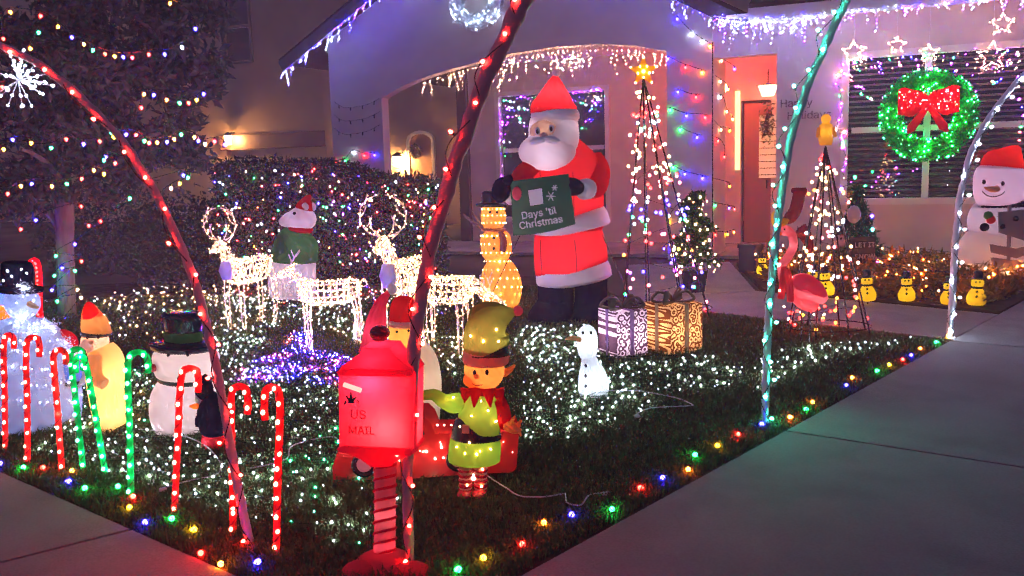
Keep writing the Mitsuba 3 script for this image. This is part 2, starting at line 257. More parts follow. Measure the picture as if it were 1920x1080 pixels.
for (u0, u1, z0, z1, v0, bars) in ((1.92, 4.25, .9, 2.93, 0, (2.98,)), (-4.75, -2.5, .5, 2.92, 2.4, (-3.62,))):
    w = part(hs, 'window', cat([hbox(u0 - .06, u0 + .03, v0 - .04, v0 + .08, z0 - .06, z1 + .06), hbox(u1 - .03, u1 + .06, v0 - .04, v0 + .08, z0 - .06, z1 + .06), hbox(u0 + .031, u1 - .031, v0 - .04, v0 + .08, z1 - .03, z1 + .06), hbox(u0 + .031, u1 - .031, v0 - .06, v0 + .08, z0 - .06, z0 + .03)]), 'white_trim', False)
    zm = 1.9 if v0 == 0 else 1.84; us = [u0 + .03, *bars, u1 - .03]
    for b in bars: part(w, 'mullion', hbox(b - .045, b + .045, v0 + .004, v0 + .07, z0 + .031, z1 - .031), 'white_trim', False)
    for a, b in zip(us, us[1:]):
        part(w, 'transom', hbox(a + .047, b - .047, v0 + .008, v0 + .066, zm - .04, zm + .04), 'white_trim', False)
        for z_, z__ in ((z0 + .031, zm - .041), (zm + .041, z1 - .031)):
            c = hp((a + b) / 2, v0 + .04, (z_ + z__) / 2); part(w, 'pane', hplate(sbox(a + .01, z_, b - .01, z__), v0 + .036, v0 + .04), 'pane_glass', False)
    part(hs, 'window_backing', hbox(u0 - .1, u1 + .1, v0 + .3, v0 + .32, z0 - .1, z1 + .1), mat('dark_room', (.035, .028, .035), 'matte'), False)
    if v0 == 0:
        for k in range(26): part(hs, 'blind_slat', bx(hp((u0 + u1) / 2, v0 + .17, z0 + .06 + k * .075), [u1 - u0 - .05, .05, .004], basis=[HU, (HV * .8 + np.array([0, 0, .6])), np.cross(HU, HV * .8 + np.array([0, 0, .6]))]), mat('blind', (.16, .11, .10)), False)
# door, lit side pane, lantern over the door
dr_ = part(hs, 'door', hplate(sbox(.03, .06, .49, 2.5), 2.44, 2.48), mat('door_paint', (.27, .12, .11), rough=.35), False); part(dr_, 'handle', sweep([hp(.43, 2.40, 1.02), hp(.43, 2.40, 1.16)], .012, 8), 'black_metal')
part(dr_, 'panel', hbox(.10, .42, 2.425, 2.439, .25, 1.0), 'door_paint', False); part(dr_, 'panel', hbox(.10, .42, 2.425, 2.439, 1.25, 2.3), 'door_paint', False)
part(hs, 'lit_side_pane', hbox(-.115, -.035, 2.36, 2.395, 1.35, 2.72), 'bulb_glass', False, emit=(2.6, 1.5, .55), label='glowing cream side pane beside the front door')
sw = part(hs, 'lit_side_pane', hbox(.30, .62, 2.36, 2.395, 1.2, 2.28), 'bulb_glass', False, emit=(.62, .27, .10), label='dim amber side pane with blind behind it')
for k in range(9): part(sw, 'slat', hbox(.305, .615, 2.345, 2.358, 1.25 + k * .115, 1.262 + k * .115), 'dark_trim', False)
wr = thing('side_pane_wreath', 'small dark wreath hanging on the dim amber side pane', 'wreath'); P = onv(1438, 232, 2.3); part(wr, 'leaves', leaves(P + np.random.default_rng(2).normal(size=(260, 1)) * HU * .055 + np.c_[np.zeros((260, 2)), np.random.default_rng(3).normal(size=260) * .15], .07, 3), 'hedge_leaf', False, True)
# roof: gable slabs, rakes, right-hand eave
for s in (-1, 1):
    ue = PK[0] + s * 4.2; e0, e1 = np.array([PK[0], PK[1] + .06]), np.array([ue, rake(ue) + .06])
    nrm = np.array([s * .55, 1]); nrm = nrm / np.linalg.norm(nrm)
    r = part(hs, 'roof', hplate(Polygon([e0, e1, e1 + nrm * .10, e0 + nrm * .12]), -.35, 6.2), mat('roof_tile', (.10, .055, .05), rough=.8), False)
    part(r, 'rake_board', hplate(Polygon([e0 - nrm * .16, e1 - nrm * .16, e1 + nrm * .04, e0 + nrm * .04]), -.40, -.352), mat('rake_paint', (.12, .10, .12)), False)
r = part(hs, 'roof', trimesh.Trimesh(np.array([hp(.62, -.45, 3.62), hp(9.3, -.45, 3.62), hp(9.3, 5, 5.9), hp(.62, 5, 5.9), hp(.62, -.45, 3.72), hp(9.3, -.45, 3.72), hp(9.3, 5, 6.0), hp(.62, 5, 6.0)]), [[0, 1, 2], [0, 2, 3], [4, 6, 5], [4, 7, 6], [0, 5, 1], [0, 4, 5], [1, 6, 2], [1, 5, 6], [3, 4, 0], [3, 7, 4]], process=False), 'roof_tile', False)
part(r, 'fascia', hbox(.62, 9.3, -.5, -.455, 3.46, 3.66), 'white_trim', False); part(hs, 'soffit', hbox(.3, 9.3, -.45, -.003, 3.55, 3.6), 'stucco', False)
glow(hs, hp(-.16, 1.45, 2.72), (12, .75, .25), .09)
ln = thing('door_lantern', 'cream glowing lantern hanging over the front door', 'lantern')
P = onv(1440, 170, 2.1); part(ln, 'cap', sweep([P + [0, 0, .09], P + [0, 0, .12]], [.20, .05], 10), 'black_metal'); part(ln, 'shade', sweep([P + [0, 0, .085], P, P - [0, 0, .09]], [.17, .13, .10], 10), 'bulb_glass', emit=(5, 2.9, 1.6)); part(ln, 'chain', sweep([P + [0, 0, .12], P + [0, 0, .35]], .008, 6), 'black_metal')
# the words on the entry wall: a dark sign reading Happy Holidays
sg = thing('wall_sign', 'dark script greeting sign on the wall right of the door', 'sign')
P = onv(1462, 212, -.02); mat('sign_iron', (.16, .12, .13)); part(sg, 'lettering', text('Happy', .11, P + [0, 0, .08], HU, [0, 0, 1], .012, False), 'sign_iron'); part(sg, 'lettering', text('Holidays', .11, P + HU * .10 - [0, 0, .10], HU, [0, 0, 1], .012, False), 'sign_iron')

# ================================================================ NEIGHBOUR'S HOUSE
nb = thing('neighbour_house', 'amber lit stucco house behind the hedge with a dark upper window', 'house')
NV = 9.0
def nuv(x, y, v=NV): P = onv(x, y, v); return float((P - HO) @ HU), float(P[2])
(wu0, wz1), (wu1, wz0) = nuv(414, -30), nuv(472, 112); gu0, gu1 = nuv(424, 260)[0], nuv(640, 270)[0]; gz = nuv(430, 282)[1]
du0, dz0 = nuv(722, 330); du1 = nuv(818, 330)[0]
part(nb, 'wall', hplate(Polygon([(-32, 0), (-32, 9), (2, 9), (2, 0)]).difference(sbox(wu0, wz0, wu1, wz1)).difference(sbox(gu0, 0, gu1, gz)), NV, NV + .3), 'far_stucco', False)
w = part(nb, 'window', cat([hbox(wu0 - .08, wu0, NV - .06, NV + .05, wz0 - .08, wz1), hbox(wu1, wu1 + .08, NV - .06, NV + .05, wz0 - .08, wz1), hbox(wu0, wu1, NV - .06, NV + .05, wz0 - .08, wz0)]), mat('far_trim', (.22, .15, .11)), False)
zz = nuv(440, 50)[1]; part(w, 'transom', hbox(wu0 + .002, wu1 - .002, NV, NV + .05, zz - .04, zz + .04), 'far_trim', False)
part(w, 'pane', hbox(wu0, wu1, NV + .1, NV + .11, wz0, zz - .041), mat('dark_pane', (.012, .012, .018), rough=.08), False); part(w, 'pane', hbox(wu0, wu1, NV + .1, NV + .11, zz + .041, wz1), 'dark_pane', False)
part(nb, 'garage_door', hbox(gu0, gu1, NV + .18, NV + .22, 0, gz), mat('garage_paint', (.62, .5, .3)), False)
part(nb, 'garage_beam', hbox(gu0 - .2, gu1 + .2, NV - .1, NV - .002, gz, nuv(430, 254)[1]), mat('beam_paint', (.20, .10, .07)), False)
# the lit entry seen through the porch
part(nb, 'entry_wall', hbox(du0 - 1.2, du1 + 2.4, NV - 1.2, NV - 1.0, 0, 4.6), 'far_stucco', False)
c0, c1 = nuv(770, 330, NV - 1.22)[0], nuv(814, 330, NV - 1.22)[0]; ct = nuv(790, 266, NV - 1.22)[1]; r_ = (c1 - c0) / 2; th = np.linspace(0, np.pi, 15)
archd = Polygon([(c0, 0), *[((c0 + c1) / 2 - r_ * math.cos(t), ct + .62 * r_ * math.sin(t)) for t in th], (c1, 0)])
dr2 = part(nb, 'entry_arch', hplate(archd.buffer(.07).difference(archd.buffer(-.02)), NV - 1.28, NV - 1.2), mat('pale_trim', (.75, .68, .55)), False)
part(nb, 'entry_door', hplate(archd.buffer(-.021), NV - 1.24, NV - 1.21), mat('far_door', (.42, .22, .12)), False)
wr = thing('door_wreath', 'tiny dark wreath on the neighbour arched door', 'wreath'); P = onv(779, 284, NV - 1.3); t = np.linspace(0, 2 * np.pi, 300); part(wr, 'leaves', leaves(P + np.stack([np.cos(t)[:, None] * HU * .14 + np.sin(t)[:, None] * np.array([0, 0, .14])], 0)[0], .08, 3), 'hedge_leaf', False, True)
for (x, y, v, k) in ((745, 302, NV - 1.5, 11.0), (428, 262, NV - .35, 6.5), (1000, 150, 6, 0)):
    if not k: continue
    P = onv(x, y, v); l = thing('coach_lamp', 'bright coach lamp glowing beside the neighbour entry' if x > 600 else 'coach lamp on the neighbour wall beside the garage', 'lamp')
    part(l, 'glass', sweep([P - [0, 0, .16], P + [0, 0, .12]], [.09, .13], 8), 'bulb_glass', emit=np.array((60, 30, 9.)) * k * .5); part(l, 'cap', sweep([P + [0, 0, .13], P + [0, 0, .24]], [.16, .03], 8), 'black_metal')
    part(l, 'bracket', sweep([P + [0, 0, .2], P + [0, 0, .22] + HV * .3], .02, 6), 'black_metal')
# hill-like dark planting at the back left
for (x, y, d, rx, rz, n, lab) in ((345, 470, 12.6, .95, .72, 7000, 'dark rounded bush at the back of the lawn left of the hedge'), (205, 455, 15, 1.3, .9, 4000, 'dim bush behind the leafy tree trunk')):
    b = thing('bush', lab, 'bush'); C = at(x, y, d); q = rng.normal(size=(n, 3)); q /= np.linalg.norm(q, axis=1, keepdims=True); q *= (rng.random(n) ** .4)[:, None] * (.8 + .35 * meshkit.noise(q * 2.3))[:, None]
    C[2] = rz * .8; part(b, 'leaves', leaves(C + q * [rx, rx * .8, rz], .07, 5), 'hedge_leaf', False, True); part(b, 'stem', sweep([[C[0], C[1], 0], C], .05, 7), 'bark')

# ================================================================ INFLATABLES AND LIT FIGURES
def face_dot(k, name, d, x, y, r, m, dy=0, ry=None): part(k, name, ell(d + dy, x, y, r, ry or r, r * .7, lv=2), m)
# --- tall inflatable Santa
d = 8.94; mat('fleece_white', (.86, .84, .86), 'matte'); k = thing('inflatable_santa', 'giant inflatable santa with white beard holding a green countdown banner', 'inflatable')
mz = .02
part(k, 'coat', bod(d, [(1066, 442, 30), (1066, 425, 66), (1066, 400, 66), (1066, 360, 66), (1064, 320, 64), (1058, 295, 52), (1050, 270, 34)], 36, 5, .85), 'sheet_red')
part(k, 'trousers', bod(d, [(1071, 524, 40), (1071, 515, 67), (1070, 480, 69), (1067, 450, 66), (1066, 432, 62)], 36, 5, .85), 'sheet_red')
part(k, 'coat_trim', bod(d, [(1073, 434, 60), (1072, 428, 71), (1071, 418, 73.5), (1071, 408, 71), (1070, 402, 60)], 36, 5, .88), mat('fleece_white', (.86, .84, .86), 'matte'))
part(k, 'trouser_trim', bod(d, [(1078, 531, 55), (1077, 524, 70), (1076, 516, 71.5), (1076, 507, 70), (1075, 502, 60)], 36, 5, .88), mat('fleece_white', (.86, .84, .86), 'matte'))
for x0, x1, x2, hw in ((1042, 1036, 1030, 41), (1108, 1108, 1104, 37)):
    b = part(k, 'boot', bod(d, [(x2, 609, hw * .6, -.03), (x2, 604, hw * 1.02, -.03), (x1, 590, hw, -.02), (x0, 560, hw * .82), (x0, 515, hw * .82)], 24, 5, 1.25), 'sheet_black')
part(k, 'head', bod(d - .06, [(1040, 300, 20), (1038, 275, 46), (1038, 245, 47), (1040, 215, 42), (1041, 200, 30)], 32, 5, .95), 'sheet_white')
part(k, 'face', ell(d - .235, 1022, 246, 29, 21, 17), 'sheet_skin'); glow(k, at(1022, 246, d - .235), (.045, .038, .034), .03)
part(k, 'moustache', cat([ell(d - .40, 1008, 264, 17, 7, 9, -10), ell(d - .40, 1034, 262, 17, 7, 9, 12)]), 'fleece_white')
part(k, 'beard', cat([ell(d - .22, 1026, 284, 54, 36, 34, lv=4), ell(d - .14, 1052, 262, 33, 44, 40, 18)]), 'sheet_white')
part(k, 'nose', ell(d - .345, 1020, 255, 8, 7, 9, lv=2), mat('nose_pink', (.86, .5, .42)))
for x, y in ((1008, 246), (1034, 241)): e = part(k, 'eye', ell(d - .322, x, y, 5, 7.5, 5, lv=2), 'fleece_white'); part(e, 'pupil', ell(d - .345, x - .6, y + 1, 2.6, 4.6, 3, lv=2), 'black')
part(k, 'hat', bod(d - .06, [(1038, 212, 44), (1038, 200, 43), (1039, 185, 34), (1040, 165, 21), (1041, 150, 11), (1042, 142, 4)], 32, 6, .95), 'sheet_red')
part(k, 'hat_brim', bod(d - .06, [(1041, 230, 34), (1041, 226, 43), (1041, 217, 46), (1041, 208, 43), (1041, 205, 38)], 32, 5, .98), mat('fleece_white', (.86, .84, .86), 'matte'))
part(k, 'pompom', ell(d - .06, 1043, 137, 8, 8), 'sheet_white')
part(k, 'sleeve', bod(d, [(1112, 300, 20, .02), (1124, 325, 20, -.10), (1118, 352, 19, -.28), (1098, 356, 16, -.42)], 20, 5), 'sheet_red'); part(k, 'sleeve', bod(d, [(1008, 305, 16, -.1), (985, 322, 18, -.25), (965, 350, 16, -.42)], 20, 5), 'sheet_red')
part(k, 'cuff', bod(d, [(1107, 352, 14, -.36), (1101, 354, 20, -.40), (1092, 356, 19, -.44), (1088, 357, 13, -.46)], 20, 4), 'fleece_white'); part(k, 'cuff', ell(d - .42, 960, 372, 15, 13, 14), 'fleece_white')
part(k, 'mitten', cat([ell(d - .5, 1072, 350, 24, 17, 15, 12), ell(d - .52, 1058, 338, 11, 8, 9, -25)]), 'sheet_black'); part(k, 'mitten', cat([ell(d - .50, 940, 356, 18, 24, 15, 14), ell(d - .54, 953, 338, 9, 11, 9, 20)]), 'sheet_black')
# the banner: a gently bulging cloth
gu, gv = np.meshgrid(np.linspace(0, 1, 17), np.linspace(0, 1, 13)); c00, c10, c11, c01 = (957, 340), (1066, 326), (1079, 420), (962, 442)
px_ = (1 - gu) * (1 - gv) * c00[0] + gu * (1 - gv) * c10[0] + gu * gv * c11[0] + (1 - gu) * gv * c01[0]; py_ = (1 - gu) * (1 - gv) * c00[1] + gu * (1 - gv) * c10[1] + gu * gv * c11[1] + (1 - gu) * gv * c01[1] + 5 * np.sin(gu * np.pi) * (gv > .9)
bd = d - .55 - .05 * np.sin(gu * np.pi) - .02 * np.sin(gv * 5)
W = np.array([at(a, b, c) for a, b, c in zip(px_.ravel(), py_.ravel(), bd.ravel())]); i, j = np.meshgrid(np.arange(12), np.arange(16), indexing='ij'); q = np.stack([i * 17 + j, (i + 1) * 17 + j, (i + 1) * 17 + j + 1, i * 17 + j + 1], -1).reshape(-1, 4)
bn = part(k, 'banner', trimesh.Trimesh(np.vstack([W, W + [0, .02, 0]]), np.vstack([q[:, [0, 1, 2]], q[:, [0, 2, 3]], q[:, [0, 2, 1]] + 221, q[:, [0, 3, 2]] + 221]), process=False), mat('banner_green', (.03, .13, .06), rough=.6), True, label='green cloth banner reading Days til Christmas')
O_ = at(978, 411, d - .63); R_ = at(1036, 401, d - .63) - O_
part(bn, 'lettering', text("Days 'til", .062, O_, R_, [0, 0, 1], .008), mat('print_white', (.75, .75, .78)), False)
O_ = at(974, 430, d - .63); part(bn, 'lettering', text("Christmas", .062, O_, R_, [0, 0, 1], .008), 'print_white', False)
part(bn, 'number_card', plate(d - .635, [(990, 357), (1016, 353), (1019, 382), (994, 386)], .008), 'print_white', False)
part(bn, 'red_disc', ell(d - .60, 969, 363, 9, 13, 3), mat('print_red', (.7, .05, .08)))
for x, y, s in ((1033, 368, 9), (1040, 352, 6)):
    part(bn, 'snowflake', cat([sweep([at(x - s * math.cos(t), y - s * math.sin(t), d - .64), at(x + s * math.cos(t), y + s * math.sin(t), d - .64)], .005, 5) for t in (0, 1.05, 2.1)]), 'print_white', False)
glow(k, at(1040, 235, d - .05), (.36, .31, .38), .08); glow(k, at(1026, 288, d - .22), (.17, .145, .19), .07); glow(k, at(1060, 360, d + .02), (.75, .6, .62)); glow(k, at(1070, 475, d + .02), (.75, .6, .64)); glow(k, at(1039, 185, d - .05), (.5, .42, .42), .07)
for x0, x1 in ((985, 900), (1120, 1200)):
    part(k, 'tether', sweep([at(x0, 420, d - .1), G(x1, 598)], .004, 5), 'cable_black')
for a in (-.95, .15, 1.1):
    for rows_ in ([(1066, 425, 66), (1066, 400, 66), (1066, 360, 66), (1064, 322, 63)], [(1071, 513, 67), (1070, 480, 69), (1067, 450, 66)]):
        part(k, 'seam', sweep(np.array([at(x + hw * math.sin(a), y, d - .86 * hw * mpp(at(x, y, d)) * math.cos(a)) for x, y, hw in smooth_rows(rows_, 4)]), .0045, 6), mat('seam_red', (.40, .02, .03)))
# --- inflatable bear in a green jumper by the hedge
d = 11.0; k = thing('inflatable_bear', 'pale inflatable bear in a green jumper standing before the hedge', 'inflatable')
part(k, 'body', bod(d, [(548, 560, 25), (548, 555, 42), (548, 530, 44), (550, 505, 42), (552, 486, 40), (553, 470, 30)], 28, 5, .9), 'sheet_white')
part(k, 'jumper', bod(d, [(552, 492, 37), (552, 487, 43), (555, 465, 42), (558, 445, 36), (561, 433, 24)], 28, 5, .92), 'sheet_green')
part(k, 'arm', bod(d, [(535, 448, 12, -.1), (528, 465, 13, -.2), (531, 482, 12, -.28)], 14, 5), 'sheet_green'); part(k, 'head', cat([ell(d, 566, 411, 27, 23, 25), bod(d, [(562, 408, 21), (548, 412, 17), (534, 415, 12), (524, 417, 5)], 18, 5)]), 'sheet_white')
for x in (572, 586): part(k, 'ear', ell(d - (.08 if x < 580 else -.06), x, 388, 7, 8, 4, lv=2), 'sheet_white')
part(k, 'collar', bod(d, [(562, 436, 22), (562, 430, 25), (562, 426, 20)], 20, 4), 'sheet_red'); part(k, 'hat', bod(d, [(570, 392, 17), (573, 382, 13), (578, 372, 7), (583, 368, 3)], 16, 4), 'sheet_red')
face_dot(k, 'nose', d, 523, 414, 5, 'black'); face_dot(k, 'eye', d - .2, 552, 400, 3, 'black')
glow(k, at(560, 420, d), (.10, .085, .12)); glow(k, at(550, 520, d), (.2, .16, .23)); glow(k, at(556, 462, d), (.08, .08, .08))
# --- big inflatable snowman at the right edge
d = G(1868, 526)[1]; k = thing('inflatable_snowman', 'big inflatable snowman in a pointed red hat under the front window', 'inflatable')
part(k, 'body', cat([bod(d, [(1868, 524, 30), (1866, 518, 62), (1864, 490, 70), (1866, 460, 62), (1872, 436, 40)], 30, 5), bod(d, [(1872, 452, 36), (1872, 440, 47), (1873, 415, 54), (1876, 390, 48), (1878, 375, 30)], 30, 5)]), 'sheet_white')
part(k, 'head', bod(d - .05, [(1880, 386, 24), (1878, 380, 38), (1876, 360, 46), (1878, 335, 48), (1880, 318, 44), (1881, 312, 34)], 30, 5), 'sheet_white')
part(k, 'hat', bod(d - .05, [(1881, 318, 40), (1882, 311, 40), (1892, 298, 30), (1902, 285, 17), (1911, 276, 5)], 26, 5), 'sheet_red')
part(k, 'nose', bod(d - .36, [(1870, 353, 6), (1862, 355, 6, -.05), (1846, 352, 1.5, -.2)], 12, 4), mat('carrot', (.95, .42, .12)))
for x, y in ((1845, 341), (1880, 344)): face_dot(k, 'eye', d - .33 if x < 1860 else d - .34, x, y, 3.4, 'black', 0, 4.5)
part(k, 'smile', pxtube(d - .35, [(1842, 358, 0), (1850, 366, -.005), (1862, 369, -.01), (1875, 366, -.005), (1884, 359, 0)], .9, 6), 'black')
part(k, 'scarf', bod(d - .02, [(1876, 392, 38), (1876, 386, 46), (1876, 380, 40)], 26, 4, .95), 'sheet_black')
for x, y, m in ((1853, 404, 'sheet_green'), (1858, 412, 'sheet_red'), (1846, 426, 'sheet_black')): part(k, 'button', ell(d - .33, x, y, 9, 8, 4, lv=2), m)
glow(k, at(1878, 350, d), (.30, .25, .42)); glow(k, at(1874, 415, d), (.22, .19, .3)); glow(k, at(1868, 485, d), (.2, .15, .13)); glow(k, at(1890, 302, d - .05), (.22, .12, .05))
# --- blow-moulded snowman in a black top hat
d = 5.42; k = thing('top_hat_snowman', 'round glowing snowman in a large black top hat behind the candy canes', 'snowman')
part(k, 'body', bod(d, [(355, 806, 40), (354, 800, 58), (350, 770, 66), (348, 740, 62), (348, 714, 48), (348, 702, 30)], 36, 6), 'sheet_white')
part(k, 'head', bod(d, [(350, 712, 34), (350, 706, 48), (349, 690, 58), (349, 668, 60), (349, 654, 50), (349, 645, 24)], 36, 6), 'sheet_white')
ht = part(k, 'hat', cat([bod(d, [(344, 656, 50), (344, 651, 60), (344, 645, 62), (344, 640, 52), (344, 637, 34)], 36, 5, .95), bod(d, [(344, 646, 31), (344, 630, 32), (343, 610, 36), (343, 594, 38), (343, 586, 33), (343, 583, 18)], 36, 5)]), mat('hat_gloss', (.012, .014, .03), rough=.14)); part(ht, 'band', bod(d, [(344, 641, 31), (344, 638, 33.8), (344, 628, 34.6), (343.6, 621, 36), (343.6, 619, 31)], 36, 4), 'sheet_green')
part(k, 'nose', bod(d - .12, [(306, 684, 7), (296, 688, 8), (284, 690, 6.5), (280, 690, 3)], 16, 5), mat('red_nose', (.55, .06, .06)))
face_dot(k, 'eye', d - .165, 316, 667, 3.2, 'black', 0, 4.5); face_dot(k, 'eye', d - .19, 352, 664, 3.2, 'black', 0, 4.5)
part(k, 'smile', pxtube(d, [(300, 699, -.105), (308, 704, -.12), (316, 702, -.145)], 1.3, 6), 'black')
part(k, 'scarf', bod(d, [(350, 716, 42), (350, 711, 51.5), (350, 706, 48)], 36, 4), mat('scarf_green', (.03, .06, .05)))
for x, y, dd in ((302, 740, -.11), (308, 770, -.12)): face_dot(k, 'button', d + dd, x, y, 4, 'black', 0, 6)
glow(k, at(352, 676, d), (.24, .17, .155)); glow(k, at(352, 756, d), (.28, .20, .205))
# --- letter box with candy striped post
d = 3.42; k = thing('santa_letter_box', 'glowing red toy letter box on a candy striped post in front', 'letter box')
YW = -8
part(k, 'box', plate(d, [(645, 692), (650, 680), (668, 668), (684, 658), (690, 645), (742, 645), (750, 657), (765, 668), (783, 680), (787, 694), (785, 828), (778, 838), (752, 852), (742, 862), (706, 864), (688, 852), (652, 836), (646, 828)], .16, YW), 'sheet_magenta')
for pts in ([(642, 832), (652, 826), (782, 826), (788, 834), (782, 838), (652, 838)], [(642, 690), (650, 684), (782, 684), (788, 690), (782, 694), (648, 696)]): part(k, 'rim', plate(d, pts, .185, YW), 'sheet_magenta')
fr = lambda x, y, o=.092: at(x, y, d) + np.array([math.sin(math.radians(YW)) * o, -math.cos(math.radians(YW)) * o, 0]) + np.array([0, (x - 715) * mpp(at(x, y, d)) * math.tan(math.radians(YW)), 0])
part(k, 'slot', sweep([fr(657, 712), fr(690, 722)], [.009, .009], 10), 'bulb_glass', label='letter slot with added glow in place of inner lamp light', emit=(.95, .72, .55))  # slot emits by itself, standing in for lamp light through an opening
part(k, 'holly', cat([leaves(np.repeat(fr(671, 742, .086)[None], 3, 0) + np.array([[-.02, 0, .004], [0, 0, .012], [.018, 0, .004]]), .03, 9)] + [sweep([fr(670, 744, .086), fr(670 + a, 744 + b, .087)], [.007, .002], 6) for a, b in ((-9, -10), (0, -18), (10, -9), (-6, 1), (7, 1))]), 'black', False)
Rr = fr(720, 780) - fr(670, 780)
part(k, 'lettering', text('US', .034, fr(668, 775, .083), Rr, [0, 0, 1], .004, False), mat('emboss_red', (.85, .07, .16), 'thin', .5, 1.1)); part(k, 'lettering', text('MAIL', .030, fr(664, 803, .083), Rr, [0, 0, 1], .004, False), 'emboss_red')
part(k, 'knob', cat([ell(d, 712, 634, 14, 6), ell(d, 712, 624, 19, 14)]), mat('knob_dark', (.12, .02, .03), rough=.3))
pr = [(720, 1046, 21), (722, 980, 20), (722, 920, 20), (722, 856, 22)]; part(k, 'post', bod(d, pr, 22, 5), nyl('rose', (.85, .26, .30)))
for j in range(9):
    y = 876 + j * 20; t = np.linspace(-.2, np.pi + .2, 14); c = np.array([at(722 - 20.4 * math.cos(a), y + 5 - 12 * a / np.pi, d - .0408 * math.sin(a)) for a in t]); part(k, 'stripe', sweep(c, .0062, 7), mat('stripe_glow', (.75, .05, .09), 'thin', .4, .9))
part(k, 'base', cat([ell(d - .02, 720, 1062, 58, 30, 55), ell(d - .10, 672, 1078, 34, 26, 34), ell(d - .1, 770, 1080, 44, 26, 36)]), nyl('rosebase', (.62, .10, .14)), label='translucent red snow mound at the foot')
glow(k, at(735, 795, d), (.33, .14, .08), .05); glow(k, at(705, 700, d), (.22, .09, .12), .05); glow(k, at(722, 960, d), (.014, .008, .008)); glow(k, at(722, 1040, d), (.05, .02, .025))
mat('stripe_red', (.55, .02, .05))
# --- elf
d = 4.13; k = thing('elf_figure', 'lit elf figure in a green tunic and striped stockings beside the letter box', 'elf')
part(k, 'tunic', bod(d, [(889, 868, 30), (889, 862, 49), (891, 835, 49), (894, 810, 43), (898, 790, 41), (900, 765, 37), (902, 745, 30), (903, 730, 20)], 30, 5, .8), 'sheet_lime')
bl = part(k, 'belt', bod(d, [(893, 821, 45), (893, 819, 47.5), (894, 806, 45.5), (895, 803, 43)], 30, 3, .82), 'black'); part(bl, 'buckle', plate(d - .092, [(866, 797), (880, 797), (880, 812), (866, 812)], .01), mat('buckle', (.5, .35, .2)))
part(k, 'collar', cat([bod(d, [(905, 738, 24), (905, 732, 28), (907, 722, 24)], 22, 4, .9)] + [sweep([at(905 + 30 * math.sin(a), 730, d - .07 * math.cos(a)), at(906 + 40 * math.sin(a), 764, d - .10 * math.cos(a))], [.034, .004], 10) for a in (-1.3, -.45, .35, 1.2)]), 'sheet_red')
part(k, 'head', cat([ell(d, 908, 693, 38, 40, 36), ell(d - .02, 886, 712, 18, 15, 18)]), 'sheet_amber')
part(k, 'hair', cat([bod(d, [(911, 681, 41.5), (911, 674, 44), (912, 664, 44), (913, 652, 42)], 28, 4)]), nyl('peach', (.9, .5, .36)))
part(k, 'ear', bod(d, [(943, 700, 8, 0), (955, 694, 6, .02), (966, 684, 2, .03)], 10, 4), 'sheet_amber'); part(k, 'nose', ell(d - .092, 893, 706, 5, 5, 5, lv=2), 'sheet_amber')
face_dot(k, 'eye', d - .079, 890, 699, 3.4, 'black', 0, 5.5); face_dot(k, 'eye', d - .088, 913, 698, 3.4, 'black', 0, 5.5)
part(k, 'mouth', pxtube(d - .088, [(886, 719), (894, 723), (905, 721)], .9, 6), mat('mouth_red', (.5, .06, .05)))
part(k, 'hat', cat([bod(d, [(914, 662, 40), (913, 656, 44), (912, 640, 43), (912, 625, 42), (920, 608, 37), (938, 594, 24), (955, 587, 13), (966, 583, 5)], 30, 6), bod(d + .03, [(905, 612, 26), (900, 594, 22), (912, 582, 18), (930, 578, 12), (950, 580, 6)], 20, 5)]), 'sheet_olive'); part(k, 'pompom', ell(d, 971, 583, 10, 10), 'sheet_pink')
part(k, 'hat_seam', bod(d, [(914, 663, 43), (914, 660, 45.3), (913, 657, 43)], 30, 3), mat('seam', (.06, .05, .02)))
part(k, 'arm', bod(d, [(868, 752, 17), (850, 756, 19, -.01), (832, 752, 14, -.02), (812, 740, 11, -.02), (792, 742, 9, -.02)], 18, 5), 'sheet_lime'); part(k, 'arm', bod(d, [(932, 750, 15), (944, 776, 14, -.02), (948, 800, 12, -.06)], 18, 5), 'sheet_red')
hd = [bod(d, [(948, 798, 9, -.06), (962, 802, 11, -.08), (972, 806, 8, -.09)], 12, 4)] + [bod(d, [(968, 802 + a * .3, 4, -.09), (974, 800 + a, 3.4, -.1), (977, 800 + a * 1.6, 2.4, -.1)], 8, 3) for a in (-8, -2, 5, 11)] + [bod(d, [(958, 796, 4, -.09), (962, 786, 3, -.11), (966, 780, 2, -.11)], 8, 3)]
part(k, 'hand', cat(hd), 'sheet_amber')
for x, s in ((873, 0), (901, .01)):
    lg = part(k, 'leg', bod(d + s, [(x, 928, 13), (x, 905, 12), (x, 880, 13), (x, 858, 14)], 16, 4), nyl('stocking', (.85, .48, .38)))
    for j in range(6): part(lg, 'stripe', bod(d + s, [(x, 868 + j * 9.5, 12), (x, 870.5 + j * 9.5, 13.8), (x, 873.5 + j * 9.5, 13.2), (x, 875 + j * 9.5, 11)], 16, 2), 'stripe_red')
    part(k, 'shoe', ell(d + s - .03, x - 3, 926, 14, 7, 24, lv=2), 'stripe_red')
glow(k, at(905, 695, d), (.075, .05, .03)); glow(k, at(912, 635, d), (.06, .055, .035)); glow(k, at(893, 835, d), (.05, .055, .03)); glow(k, at(900, 770, d), (.05, .045, .03)); glow(k, at(887, 895, d + .0), (.014, .01, .008)); glow(k, at(850, 755, d - .01), (.012, .014, .009))
